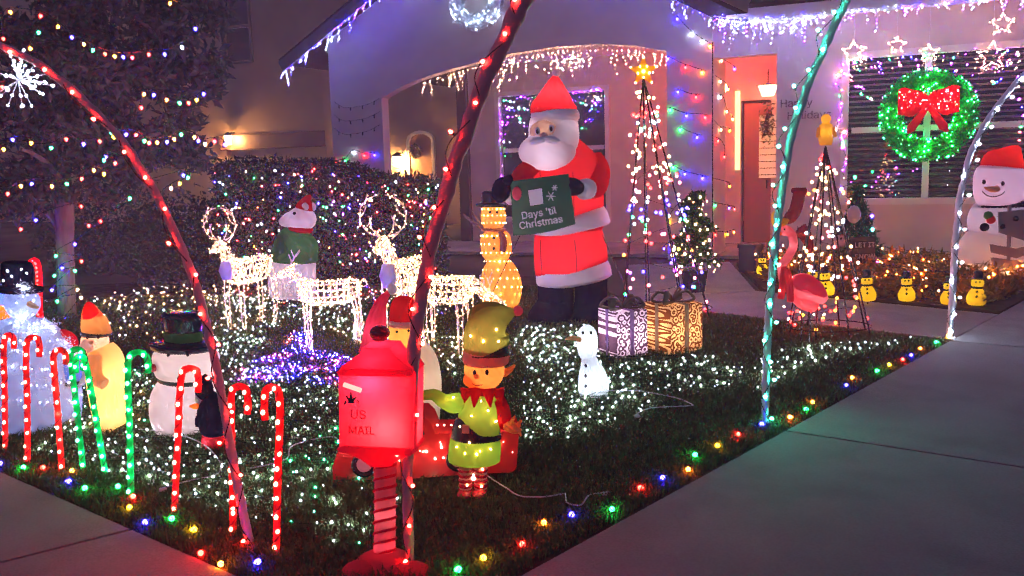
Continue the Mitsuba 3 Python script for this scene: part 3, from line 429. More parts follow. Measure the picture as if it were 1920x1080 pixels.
P = np.array([at(x, y, d - dd) for x, y, dd in ((872, 850, .09), (900, 846, .105), (856, 838, .08), (920, 842, .09), (884, 780, .09), (915, 770, .09), (862, 800, .08), (930, 790, .07), (850, 745, .05), (836, 752, .04), (880, 830, .1), (906, 640, .11), (882, 630, .09), (930, 618, .08), (935, 640, .09), (876, 910, .03), (903, 912, .03), (905, 880, .03), (894, 852, .105), (902, 752, .13))]); minis(k, P, 'm', .0055, .8)
# --- snowman with a red cap, behind the letter box; gnome behind it
d = 4.9; k = thing('red_cap_snowman', 'cream snowman in a dark red cap partly hidden by the letter box', 'snowman')
part(k, 'body', bod(d, [(772, 856, 24), (772, 848, 44), (774, 790, 50), (778, 720, 50), (778, 680, 44), (772, 652, 28)], 30, 5), 'sheet_cream'); part(k, 'head', ell(d, 756, 625, 28, 34), 'sheet_amber')
part(k, 'cap', bod(d, [(757, 608, 27), (757, 596, 27), (757, 575, 25), (757, 560, 18), (757, 556, 8)], 24, 5), 'sheet_red'); part(k, 'cap_trim', bod(d, [(757, 612, 26), (757, 606, 30), (757, 600, 27)], 24, 4), 'sheet_cream')
face_dot(k, 'eye', d - .075, 744, 622, 2.6, 'black'); face_dot(k, 'eye', d - .078, 766, 620, 2.6, 'black'); face_dot(k, 'mouth', d - .072, 748, 640, 2.4, 'black')
glow(k, at(757, 628, d), (.07, .05, .03)); glow(k, at(778, 715, d), (.11, .085, .06)); glow(k, at(757, 582, d), (.012, .008, .008))
d = 5.2; k = thing('gnome_figure', 'gnome with a tall crimson hat and grey pompom behind the letter box', 'gnome')
part(k, 'hat', bod(d, [(700, 660, 28), (701, 640, 23), (705, 605, 19), (712, 575, 13), (722, 556, 8), (732, 547, 4)], 24, 5), 'sheet_magenta'); part(k, 'pompom', ell(d, 735, 542, 9, 11), 'sheet_white'); part(k, 'beard', bod(d, [(706, 740, 12), (706, 715, 26), (706, 680, 30), (706, 660, 26)], 24, 4), 'sheet_white'); part(k, 'body', bod(d, [(706, 822, 30), (706, 812, 38), (706, 760, 38), (706, 710, 26)], 24, 4), 'sheet_red'); part(k, 'nose', ell(d - .12, 706, 664, 8, 8, 8, lv=2), 'sheet_skin')
glow(k, at(704, 622, d), (.03, .02, .022))
# --- red lit truck behind elf and letter box
d = 4.47; k = thing('lit_red_truck', 'low red toy truck dotted with lights behind elf and letter box', 'truck ornament')
bd_ = part(k, 'body', plate(d, [(634, 888), (632, 860), (640, 836), (668, 822), (690, 815), (705, 778), (715, 768), (800, 768), (812, 780), (820, 800), (968, 796), (972, 806), (968, 862), (960, 870), (900, 872), (640, 892)], .26), mat('tinsel_red', (.75, .05, .05), 'thin', .35, .8))
part(k, 'cab_window', plate(d, [(718, 776), (792, 776), (800, 800), (716, 806)], .28), mat('truck_glass', (.04, .03, .05), rough=.1))
for x, y, r in ((683, 871, 24), (858, 862, 22)):
    for s in (-.12, .12):
        w = part(k, 'wheel', bod(d, [(x, y, r * .7, s - .035), (x, y, r, s - .025), (x, y, r, s + .025), (x, y, r * .7, s + .035)], 22, 3), 'black')
        if s < 0: part(w, 'hub', bod(d, [(x, y, r * .55, s - .045), (x, y, r * .6, s - .04), (x, y, r * .6, s - .02)], 20, 2), mat('hub_white', (.8, .66, .70)))
minis(k, [at(rng.uniform(636, 968), 0, d) * 0 + at(x, y, d - .14) for x, y in np.c_[rng.uniform(640, 965, 60), rng.uniform(815, 868, 60)]], 's', .0052, .8, 4); minis(k, [at(x, 797, d - .1) for x in np.linspace(820, 965, 12)], 's', .005, .7, 5)
glow(k, at(660, 850, d), (.02, .01, .01)); glow(k, at(800, 830, d), (.05, .025, .02)); glow(k, at(945, 835, d), (.03, .016, .014))
# --- plain lit snowman on the lawn
d = 5.95; k = thing('white_lit_snowman', 'small bright white snowman with a long carrot nose near the gift boxes', 'snowman')
part(k, 'body', bod(d, [(1112, 748, 16), (1112, 742, 26), (1113, 722, 29), (1110, 700, 25), (1106, 680, 17), (1104, 668, 13)], 26, 5), 'sheet_white'); part(k, 'head', bod(d, [(1104, 672, 12), (1102, 660, 18), (1101, 640, 20), (1101, 622, 17), (1101, 612, 9), (1101, 609, 3)], 24, 5), 'sheet_white')
part(k, 'nose', bod(d, [(1088, 637, 5, -.04), (1074, 634, 4.5, -.06), (1060, 636, 1.5, -.07)], 12, 4), 'carrot'); face_dot(k, 'eye', d - .058, 1093, 624, 2.4, 'black', 0, 3.2); face_dot(k, 'eye', d - .06, 1108, 624, 2.4, 'black', 0, 3.2)
for y, o in ((686, -.06), (705, -.09), (724, -.1)): face_dot(k, 'button', d + o, 1098, y, 2.6, 'black', 0, 3.6)
glow(k, at(1102, 640, d), (.055, .066, .075)); glow(k, at(1110, 715, d), (.10, .12, .14))
# --- small penguin and companions by the canes
d = G(404, 838)[1]; k = thing('penguin_figure', 'small dark penguin figure with pale belly and red base among canes', 'penguin')
part(k, 'body', bod(d, [(402, 815, 18), (402, 806, 26), (398, 780, 28), (394, 755, 22), (388, 742, 15)], 22, 5), 'sheet_black'); part(k, 'belly', ell(d - .045, 391, 792, 18, 26, 9), 'sheet_white')
part(k, 'head', ell(d, 384, 738, 17, 19), 'sheet_black'); part(k, 'cheek', ell(d - .026, 376, 748, 10, 13, 7, lv=2), 'sheet_white'); part(k, 'beak', bod(d - .03, [(374, 760, 6), (364, 762, 5), (355, 762, 1.5)], 10, 4), 'sheet_orange'); part(k, 'cap', bod(d, [(384, 728, 16), (384, 716, 12), (385, 706, 6), (386, 702, 2)], 16, 4), 'sheet_black'); face_dot(k, 'eye', d - .045, 376, 742, 2.2, 'black')
part(k, 'base', bod(d, [(404, 838, 20), (404, 832, 26), (404, 820, 25), (404, 812, 18)], 20, 4), 'sheet_red')
for s, x in ((0, 372), (1, 424)): part(k, 'flipper', bod(d, [(x + (12 if s == 0 else -8), 770, 5), (x, 785, 6), (x - 2, 800, 3)], 10, 4), 'sheet_black')
glow(k, at(366, 764, d - .03), (.004, .002, .001)); glow(k, at(404, 824, d), (.008, .003, .003))
# --- amber figure with red hood at the left
d = G(212, 808)[1]; k = thing('amber_robed_figure', 'amber glowing robed figure in a red hood behind green canes', 'figurine')
part(k, 'robe', bod(d, [(214, 806, 14), (210, 798, 27), (204, 760, 32), (200, 710, 36), (196, 675, 34), (188, 652, 24)], 28, 5), nyl('gold', (.95, .74, .42)))
part(k, 'sleeve', bod(d, [(180, 668, 14, -.08), (178, 700, 13, -.12), (196, 720, 11, -.15)], 14, 4), 'sheet_gold')
part(k, 'head', ell(d, 178, 640, 25, 22), 'sheet_skin'); part(k, 'beard', ell(d - .07, 162, 650, 13, 13, 9), 'sheet_white')
part(k, 'hood', bod(d, [(182, 628, 26), (178, 610, 25), (171, 590, 18), (167, 574, 10), (165, 567, 4)], 24, 5), 'sheet_amber'); part(k, 'hood_top', bod(d - .012, [(172, 596, 17), (169, 582, 13.5), (166, 570, 7), (165, 566, 2)], 20, 4), 'sheet_red'); part(k, 'headband', bod(d, [(180, 629, 25), (180, 625, 28), (180, 621, 25)], 24, 3), 'dark_trim')
face_dot(k, 'eye', d - .08, 184, 633, 2.2, 'black'); face_dot(k, 'eye', d - .075, 164, 634, 2.2, 'black'); part(k, 'nose', ell(d - .09, 171, 642, 4, 4, 5, lv=2), 'sheet_skin')
glow(k, at(173, 596, d), (.07, .045, .04)); glow(k, at(178, 640, d), (.09, .06, .05), .05); glow(k, at(200, 700, d), (.24, .16, .07)); glow(k, at(207, 768, d), (.16, .10, .05))
# --- child figure with blue coat and red cap
d = G(124, 792)[1]; k = thing('blue_coat_figure', 'small lit figure with a red cap and blue coat between canes', 'figurine')
part(k, 'coat', bod(d, [(124, 790, 22), (124, 780, 27), (126, 745, 26), (126, 700, 24), (124, 672, 18)], 24, 5), nyl('paleblue', (.55, .66, .85))); part(k, 'drum', bod(d - .1, [(126, 716, 16), (126, 712, 25), (126, 680, 25), (126, 676, 18)], 24, 4), 'sheet_blue'); part(k, 'drum_rim', bod(d - .1, [(126, 719, 23), (126, 716, 27), (126, 712, 26)], 24, 3), 'black')
part(k, 'head', ell(d, 120, 648, 24, 26), 'sheet_pink'); part(k, 'cap', bod(d, [(120, 645, 25), (120, 634, 23), (121, 624, 15), (122, 619, 5)], 20, 4), 'sheet_red'); part(k, 'arm', bod(d, [(146, 690, 9), (154, 710, 8, -.06), (144, 722, 7, -.12)], 12, 4), 'sheet_paleblue'); part(k, 'arm', bod(d, [(104, 690, 9), (96, 710, 8, -.06), (106, 722, 7, -.12)], 12, 4), 'sheet_paleblue')
glow(k, at(122, 640, d), (.05, .035, .035)); glow(k, at(125, 735, d), (.10, .10, .12)); glow(k, at(126, 700, d - .1), (.02, .025, .04))
# --- white tinsel snowman at the left edge
d = G(48, 800)[1]; k = thing('tinsel_snowman', 'large white tinsel snowman with dark hat at the left edge', 'snowman')
rows_ = [(48, 800, 50), (48, 780, 84), (46, 720, 98), (46, 660, 92), (46, 620, 62), (46, 600, 36)]; part(k, 'body', bod(d, rows_, 32, 6), nyl('frost', (.62, .68, .86)))
part(k, 'head', ell(d, 42, 568, 31, 32), 'sheet_frost'); part(k, 'hat', cat([bod(d, [(36, 546, 40), (36, 540, 42), (36, 536, 30)], 24, 3), bod(d, [(34, 540, 26), (32, 515, 27), (32, 494, 26), (32, 490, 14)], 24, 4)]), 'sheet_black'); part(k, 'nose', bod(d - .1, [(56, 570, 6), (64, 574, 5, -.05), (72, 577, 2, -.1)], 10, 4), 'carrot')
P = np.vstack([np.array([at(46 + hw * .98 * math.sin(a), y + 3 * math.sin(5 * a), d - hw * mpp([0, d, 0]) * math.cos(a)) for a in rng.uniform(-1.7, 1.7, 20)]) for y, hw in ((606, 44), (614, 56), (624, 66), (640, 80), (660, 92), (690, 96), (720, 98), (752, 92))] + [np.array([at(42 + 30 * math.sin(a) * math.cos(b), 568 - 32 * math.sin(b), d - .12 * math.cos(a)) for a, b in rng.uniform(-1.4, 1.4, (36, 2))])])
part(k, 'tinsel', leaves(np.repeat(P, 14, 0) + rng.normal(size=(len(P) * 14, 3)) * .02, .026, 4, asp=7), 'tinsel', False, True); minis(k, P, 'w', .0052, .22); glow(k, at(46, 700, d), (.08, .10, .17)); glow(k, at(42, 566, d), (.025, .028, .045))
P = np.array([at(x, y, d - .15) for x, y in ((6, 526), (22, 518), (40, 505), (50, 512), (34, 536), (14, 508))]); minis(k, P, 'w', .007)
k = thing('lit_lantern_post', 'small blue and orange lit ornament at the far left edge', 'ornament'); part(k, 'globe', ell(5.9, 6, 553, 17, 20), 'sheet_blue'); part(k, 'base', bod(5.9, [(6, 596, 14), (6, 585, 18), (6, 574, 12)], 16, 3), 'sheet_orange'); part(k, 'stake', sweep([at(6, 590, 5.9), G(6, 590) * 0 + at(6, 590, 5.9) * [1, 1, 0]], .01, 6), 'black_metal'); glow(k, at(6, 553, 5.9), (.05, .05, .12)); glow(k, at(6, 585, 5.9), (.08, .04, .015))

# ================================================================ WIRE ANIMALS AND LIT ORNAMENTS
def deer(label, bx_, by_, d, hpx, yaw, antlers='ring', graze=0.0, saddle=False, seed=0, nb=1.0, sx=1.0):
    k = thing('wire_deer', label, 'deer', 'wire frame deer outlined in warm lights')
    g = np.random.default_rng(seed); O = at(bx_, by_, d); O[2] = 0; s = hpx * mpp(O) / 1.30; ca, sa = math.cos(math.radians(yaw)), math.sin(math.radians(yaw))
    def tr(P): P = np.atleast_2d(np.asarray(P, float)) * s * [sx, 1, 1]; return O + np.stack([P[:, 0] * ca - P[:, 1] * sa, P[:, 0] * sa + P[:, 1] * ca, P[:, 2]], 1)
    W, B = [], []
    def wire(P, bulbs=True, close=False, store=None):
        P = np.asarray(P, float); P = np.vstack([P, P[:1]]) if close else P; Q = tr(curve(P, .04)); (W if store is None else store).append(sweep(Q, .0052 * s ** .5, 5))
        if bulbs: q_ = resample(Q, .036 / nb); B.append(q_ + g.normal(size=q_.shape) * .009)
    th = np.linspace(0, 2 * np.pi, 13)[:-1]
    for x, r, zc in ((-.32, .10, .70), (-.26, .125, .68), (-.2, .145, .67), (-.12, .145, .665), (-.05, .14, .66), (.03, .14, .66), (.1, .14, .66), (.18, .14, .665), (.24, .14, .67), (.34, .09, .70)):
        wire([(x, r * .82 * math.cos(t), zc + r * math.sin(t)) for t in th], True, True)
    for t in np.linspace(0, 2 * np.pi, 12)[:-1]:
        wire([(x, r * .82 * math.cos(t), zc + r * math.sin(t)) for x, r, zc in ((-.34, .05, .70), (-.32, .10, .70), (-.2, .145, .67), (-.05, .14, .66), (.1, .14, .66), (.24, .14, .67), (.34, .09, .70), (.38, .03, .72))])
    hx, hz = (-.42 - .16 * graze, .98 - .42 * graze)
    for t in np.linspace(0, 2 * np.pi, 7)[:-1]:
        wire([(-.24, .07 * math.cos(t), .74 + .08 * math.sin(t)), (-.34, .06 * math.cos(t), .84 - .1 * graze + .06 * math.sin(t)), (hx + .02, .045 * math.cos(t), hz + .045 * math.sin(t))])
    for q in (.3, .65): c = np.array([-.24, 0, .74]) * (1 - q) + np.array([hx, 0, hz]) * q; wire([c + np.array([.03 * math.sin(t), .06 * math.cos(t), .06 * math.sin(t)]) for t in th], True, True)
    part(k, 'body_frame', cat(W), 'wire_white', True); W.clear(); H_ = []
    for t in np.linspace(0, np.pi, 5)[:-1]: wire([(hx + .05, 0, hz + .02), (hx - .01, .055 * math.cos(t), hz + .055 * math.sin(t)), (hx - .1, .035 * math.cos(t), hz - .03 + .035 * math.sin(t)), (hx - .17, 0, hz - .06), (hx - .1, -.035 * math.cos(t), hz - .03 - .035 * math.sin(t)), (hx - .01, -.055 * math.cos(t), hz - .055 * math.sin(t))], True, True, H_)
    for e in (-1, 1): wire([(hx + .03, .04 * e, hz + .05), (hx + .08, .10 * e, hz + .09), (hx + .05, .05 * e, hz + .03)], True, False, H_)
    part(k, 'head', cat(H_), 'wire_white', True)
    for e in (-1, 1):
        Aw = []
        if antlers == 'ring':
            wire([(hx, e * .05, hz + .06), (hx, e * .15, hz + .10), (hx, e * .21, hz + .20), (hx, e * .20, hz + .30), (hx, e * .12, hz + .37), (hx, e * .03, hz + .40)], True, False, Aw)
            for a, b in ((.16, .13), (.205, .22), (.19, .31)): wire([(hx, e * a, hz + b), (hx - .02, e * (a - .05), hz + b + .05), (hx - .02, e * (a - .07), hz + b + .10)], True, False, Aw)
            wire([(hx, e * .04, hz + .06), (hx - .02, e * .1, hz + .14), (hx - .02, e * .11, hz + .23)], True, False, Aw)
        else:
            wire([(hx + .01, e * .03, hz + .05), (hx + .06, e * .08, hz + .14), (hx + .14, e * .11, hz + .24)], False, False, Aw)
            for q in (.3, .6): wire([(hx + .01 + q * .1, e * (.04 + q * .07), hz + .07 + q * .14), (hx - .02 + q * .1, e * (.06 + q * .09), hz + .15 + q * .16)], False, False, Aw)
        part(k, 'antler', cat(Aw), 'wire_white', True)
    for e in (-1, 1):
        for x0, bend in ((-.24, -.02), (.28, .05)):
            L = []
            for o in ((-.035, 0), (.035, 0), (0, .03)): wire([(x0 + o[0] * 1.6, e * .09 + o[1], .66), (x0 + o[0] + bend, e * .10 + o[1], .36), (x0 + o[0] * .6 + bend * .3, e * .10 + o[1] * .5, .02)], o[1] == 0, False, L)
            for z in (.2, .42): wire([(x0 + .03 * math.cos(t) + bend * .5, e * .1 + .025 * math.sin(t), z) for t in th[::2]], True, True, L)
            part(k, 'leg', cat(L), 'wire_white', True)
    tl = []; wire([(.36, 0, .74), (.43, 0, .80), (.45, 0, .72), (.38, 0, .70)], True, False, tl); part(k, 'tail', cat(tl), 'wire_white', True)
    if saddle: part(k, 'bib', sweep(tr([(-.36, 0, .80), (-.375, 0, .70), (-.36, 0, .60)]), np.array([.05, .075, .05]) * s, 14, .35), mat('bib_lilac', (.6, .56, .72)), label='pale lilac cloth on the chest')
    minis(k, np.vstack(B), 'm', .0062, .2, seed)
deer('wire deer with ring shaped antlers facing the street at the left', 472, 612, 9.0, 216, 68, 'ring', 0, True, 1, 1.15)
deer('wire deer with small antlers stepping left behind the blue net lights', 622, 655, 7.9, 205, 14, 'spike', .12, False, 2, 1.25, 1.0)
deer('tall antlered wire deer behind the letter box, facing the street', 768, 640, 7.7, 275, 72, 'ring', 0, True, 3, 1.15)
deer('wire deer standing sideways partly hidden by the second leaning pole', 835, 645, 7.5, 235, 150, 'spike', .9, False, 4, 1.2)
# tall wire snowman in orange
d = 9.8; k = thing('orange_mesh_snowman', 'tall orange glowing snowman of lit mesh left of the santa', 'snowman')
part(k, 'base', bod(d, [(938, 578, 20), (938, 572, 32), (940, 540, 39), (936, 508, 33), (932, 486, 18)], 28, 5), 'sheet_amber'); part(k, 'torso', bod(d, [(932, 488, 20), (931, 470, 29), (929, 448, 29), (927, 430, 14)], 26, 5), 'sheet_amber'); part(k, 'head', bod(d, [(926, 433, 11), (925, 422, 20), (925, 406, 24), (925, 390, 20), (925, 380, 10)], 24, 5), 'sheet_amber')
part(k, 'hat', cat([bod(d, [(922, 387, 28), (922, 383, 30), (922, 380, 22)], 20, 3), bod(d, [(921, 382, 18), (920, 362, 17), (920, 358, 8)], 20, 3)]), 'black'); part(k, 'scarf', cat([bod(d, [(927, 434, 20), (927, 431, 23.5), (927, 427, 20)], 20, 3), bod(d - .17, [(938, 434, 5), (944, 455, 7), (942, 472, 6)], 10, 3)]), mat('scarf_brown', (.25, .09, .05)))
for e, pts in ((0, [(908, 432, 3), (885, 415, 3), (868, 402, 2)]), (1, [(905, 428, 2.5), (890, 405, 2), (884, 398, 1.5)])): part(k, 'twig_arm', bod(d, pts, 8, 4), 'bark')
face_dot(k, 'eye', d - .12, 919, 398, 2.6, 'black'); face_dot(k, 'eye', d - .12, 932, 398, 2.6, 'black')
for y in (446, 466): face_dot(k, 'button', d - .16, 926, y, 3, 'black')
P = [at(cx + hw * math.sin(a) * 1.01, y, d - hw * mpp(at(900, 500, d)) * math.cos(a) * 1.01) for cx, y, hw in [(938, 566, 34), (939, 552, 37), (940, 538, 38), (938, 522, 36), (936, 506, 33), (933, 490, 25), (931, 474, 28), (930, 458, 29), (928, 442, 27), (926, 418, 22), (925, 404, 23), (925, 392, 22)] for a in np.linspace(-1.5, 1.5, 9) + .15 * (y % 3)]
minis(k, P, 'm', .0075, .55, 3); glow(k, at(939, 540, d), (.32, .17, .06)); glow(k, at(930, 460, d), (.15, .08, .03)); glow(k, at(925, 402, d), (.10, .055, .02))
# gift boxes: fabric skin with printed swirls, ribbon and bow
def swirl(c1, c2, f):
    def fn(p, n, uv):
        a, b = (p.x * .95 + p.y * .4) * f, p.z * f
        w = mikit.noise(a * .6, b * .6, 3) * 9 + mikit.voronoi(a, b)[0] * 14
        return mikit.mix(c1, c2, mikit.smoothstep(-.1, .25, dr.sin(w)))
    return fn
for nm, c1, c2 in (('gift_pale', (.10, .06, .09), (.85, .80, .86)), ('gift_warm', (.22, .07, .03), (.92, .68, .45))):
    scene[nm] = {'type': 'principledthin', 'base_color': mikit.proc(swirl(c1, c2, 17)), 'roughness': .6, 'diff_trans': 1.1, 'eta': 1.3}
for (x, y, d, wpx, hpx, yaw, m, rib, gl, lab) in ((1168, 668, 7.25, 66, 82, 24, 'gift_pale', 'ribbon_lilac', (.34, .24, .26), 'pale lilac swirl patterned gift box, the lower of the two'), (1262, 660, 7.35, 76, 86, 30, 'gift_warm', 'ribbon_olive', (.42, .26, .12), 'orange swirl patterned gift box, the taller of the two')):
    k = thing('gift_box', lab, 'gift box', 'lit gift boxes beside the santa'); C = at(x, y, d); s = mpp(C); C[2] = 0; w, h = wpx * s, hpx * s * 1.05
    part(k, 'box', bx(C + [0, 0, h / 2], [w, w, h], yaw), m, False); R3 = trimesh.transformations.rotation_matrix(math.radians(yaw), [0, 0, 1])[:3, :3]
    mat('ribbon_lilac', (.35, .22, .42), 'thin', .4, .7); mat('ribbon_olive', (.40, .34, .24), 'thin', .4, .7)
    part(k, 'ribbon', cat([bx(C + [0, 0, h / 2], [w * .12, w + .012, h + .012], yaw), bx(C + [0, 0, h / 2], [w + .010, w * .12, h + .010], yaw)]), rib, False)
    part(k, 'bow', cat([sweep(C + (curve([[0, 0, h], [e * .10, f * .05, h + .09], [e * .15, f * .09, h + .03], [0, 0, h]], .02)) @ R3.T * [1, 1, 1], .012, 8, 2.2) for e in (-1, 1) for f in (-1, 1)]), mat('bow_dark', (.12, .09, .06)))
    glow(k, C + [0, 0, h * .42], np.array(gl) * 2.6, .08); glow(k, C + [0, 0, h * .78], np.array(gl) * 1.0, .05)
# candy canes: clear tube, bulbs inside, dark wrap
def cane(col, base, pts, lab):
    """pts: from the foot up and over the crook"""
    k = thing('candy_cane', lab, 'candy cane', 'lit candy canes along the sidewalk edge'); d = G(*base)[1]; P = curve([at(x, y, d) for x, y in pts], .012)
    part(k, 'tube', sweep(P, .0150, 12), 'cane_' + ('red' if col == 'r' else 'green'))
    for q in resample(P, .066):
        part(k, 'bulb', beads([q + rng.normal(size=3) * .004 + [0, -.0155, 0]], .0076, 1, ICO1, 1.2), 'bulb_glass', True, emit=np.array((60, 9, 5.) if col == 'r' else (3, 50, 20.)) * rng.uniform(.25, .9))
    s = np.linspace(0, 1, len(P)); t = np.gradient(P, axis=0); t /= np.linalg.norm(t, axis=1, keepdims=True); a = np.array([[0, 1, 0]]) - t * t[:, 1:2]; b = np.cross(t, a); ph = s * 2 * np.pi * 7
    part(k, 'stripe', sweep(P + .0158 * (np.cos(ph)[:, None] * a + np.sin(ph)[:, None] * b), .0028, 5), 'stripe_red' if col == 'r' else mat('stripe_green', (.02, .25, .1)))
def crook(bx_, by_, tx, ty, r, e, drop): return [(bx_, by_), (tx * .5 + bx_ * .5, (ty + by_) / 2), (tx, ty + r * 1.2), (tx + e * r * .3, ty + r * .25), (tx + e * r, ty), (tx + e * r * 1.75, ty + r * .3), (tx + e * r * 2, ty + r * 1.2), (tx + e * r * 1.95, ty + r * 1.2 + drop)]
for c, (bx_, by_), tx, ty, r, e, drop, lab in (('r', (10, 846), 8, 628, 9, 1, 14, 'red candy cane, leftmost of the row by the sidewalk'), ('r', (52, 868), 50, 632, 12, 1, 22, 'red candy cane, second from the left edge by the sidewalk'), ('r', (116, 884), 100, 656, 12, 1, 12, 'red candy cane in front of the blue coated figure'),
        ('g', (156, 880), 132, 654, 12, 1, 26, 'green candy cane leaning beside the blue coated figure'), ('g', (198, 890), 160, 668, 9, -1, 20, 'green candy cane leaning left of the amber robed figure'), ('g', (246, 932), 240, 660, 19, 1, 16, 'green candy cane, tallest and rightmost of the green ones'),
        ('r', (327, 962), 340, 690, 16, 1, 26, 'red candy cane in front of the top hat snowman'), ('r', (437, 1004), 434, 724, 15, 1, 34, 'red candy cane beside the foot of the left leaning pole'), ('r', (518, 1038), 524, 726, 14, -1, 44, 'red candy cane, rightmost of the row and nearest the letter box')):
    cane(c, (bx_, by_), crook(bx_, by_, tx, ty, r, e, drop), lab)
k = thing('candy_cane', 'red glowing candy cane standing by the tree trunk', 'candy cane'); Pc = curve([at(x, y, 7.4) for x, y in ((80, 640), (74, 580), (72, 505), (66, 488), (58, 492), (55, 512))], .02); part(k, 'tube', sweep(Pc, .026, 12), 'cane_red'); minis(k, resample(Pc, .035) + [0, -.03, 0], 'r', .011, .35); Pf = Pc[0] * [1, 1, 0]; part(k, 'stake', sweep([Pf, Pc[0]], .008, 6), 'black_metal')

# ================================================================ LEANING LIT POLES
def pole(lab, d, pts, r0, r1, mt, cols, step, br, side=1, k_=1.0, dz=0):
    k = thing('leaning_pole', lab, 'pole', 'tall bent poles wrapped with lights'); P = curve([at(p[0], p[1], d + (p[2] if len(p) > 2 else 0)) for p in pts], .03); P[0][2] = min(P[0][2], 0.0); n = len(P)
    g = np.random.default_rng(len(lab)); Pn = P + np.c_[np.cumsum(g.normal(size=n)) * .0030, np.zeros(n), np.zeros(n)] * np.linspace(0, 1, n)[:, None]
    part(k, 'shaft', sweep(Pn, np.linspace(r0, r1, n) * (1 + .07 * g.normal(size=n)), 12), mt)
    t = np.linspace(0, 1, n * 3); Q = np.stack([np.interp(t, np.linspace(0, 1, n), P[:, i]) for i in range(3)], 1); ph = t * 2 * np.pi * n * .03 / .30; R_ = np.linspace(r0, r1, n * 3) + .004
    cab = Q + np.stack([np.cos(ph) * R_, -np.abs(np.sin(ph)) * R_ * 1.0 - 0 * R_, 0 * R_], 1); part(k, 'cable', sweep(cab, .0022, 5), 'cable_green')
    B = resample(cab, step); so = []
    for i, b in enumerate(B):
        ax = np.array([g.choice([-1, 1]) * .7, -.7, g.uniform(-.2, .8)]); big(k, b + ax * .014, cols[i % len(cols)], br, ax, k_, so)
    part(k, 'sockets', cat(so), 'cable_green', False, True)
    return P
pole('leaning pole with red bulbs bending over the sidewalk at the left', 3.6, [(472, 1034), (440, 880), (408, 700), (382, 590), (350, 500), (285, 360), (190, 230), (90, 140), (-20, 82)], .019, .015, 'wood_pole', 'r', .15, .0076, 1, 3.0)
pole('thick leaning pole with red bulbs in front of the letter box', 3.37, [(770, 1075), (764, 950), (765, 800), (774, 640), (800, 470), (838, 330), (890, 180), (945, 60), (985, -30)], .0185, .032, mat('pole_red_lit', (.64, .30, .30)), 'r', .15, .0076, 1, 3.0)  # glow of the red bulbs is put into the shaft colour
pole('slender pole with teal bulbs at the driveway edge', 5.17, [(1434, 798), (1437, 690), (1443, 540), (1455, 380), (1470, 260), (1500, 170), (1540, 70), (1585, -30)], .022, .024, mat('pole_teal_lit', (.42, .68, .60)), 'c', .125, .0098, 1, 2.4)  # pale shaft tinted teal: the bulb light is painted into its colour
pole('curved pole with white bulbs at the far end of the walkway', 7.5, [(1780, 632), (1786, 560), (1792, 470), (1800, 390), (1818, 310), (1850, 235), (1895, 172), (1945, 120)], .028, .022, mat('pole_pale', (.7, .7, .76)), 'w', .16, .012, 1, 2.6)
k = thing('snowflake_light', 'white starburst light hanging on the left leaning pole', 'light ornament'); C = at(34, 150, 3.7); sp = []
for i in range(26): v = rng.normal(size=3); v /= np.linalg.norm(v); sp.append((C, C + v * rng.uniform(.08, .13)))
part(k, 'arms', cat([sweep(list(x), .002, 5) for x in sp]), 'cable_white'); minis(k, np.vstack([[b, b * .6 + a * .4] for a, b in sp]), 'w', .0052, 1.0, 3, ICO1)

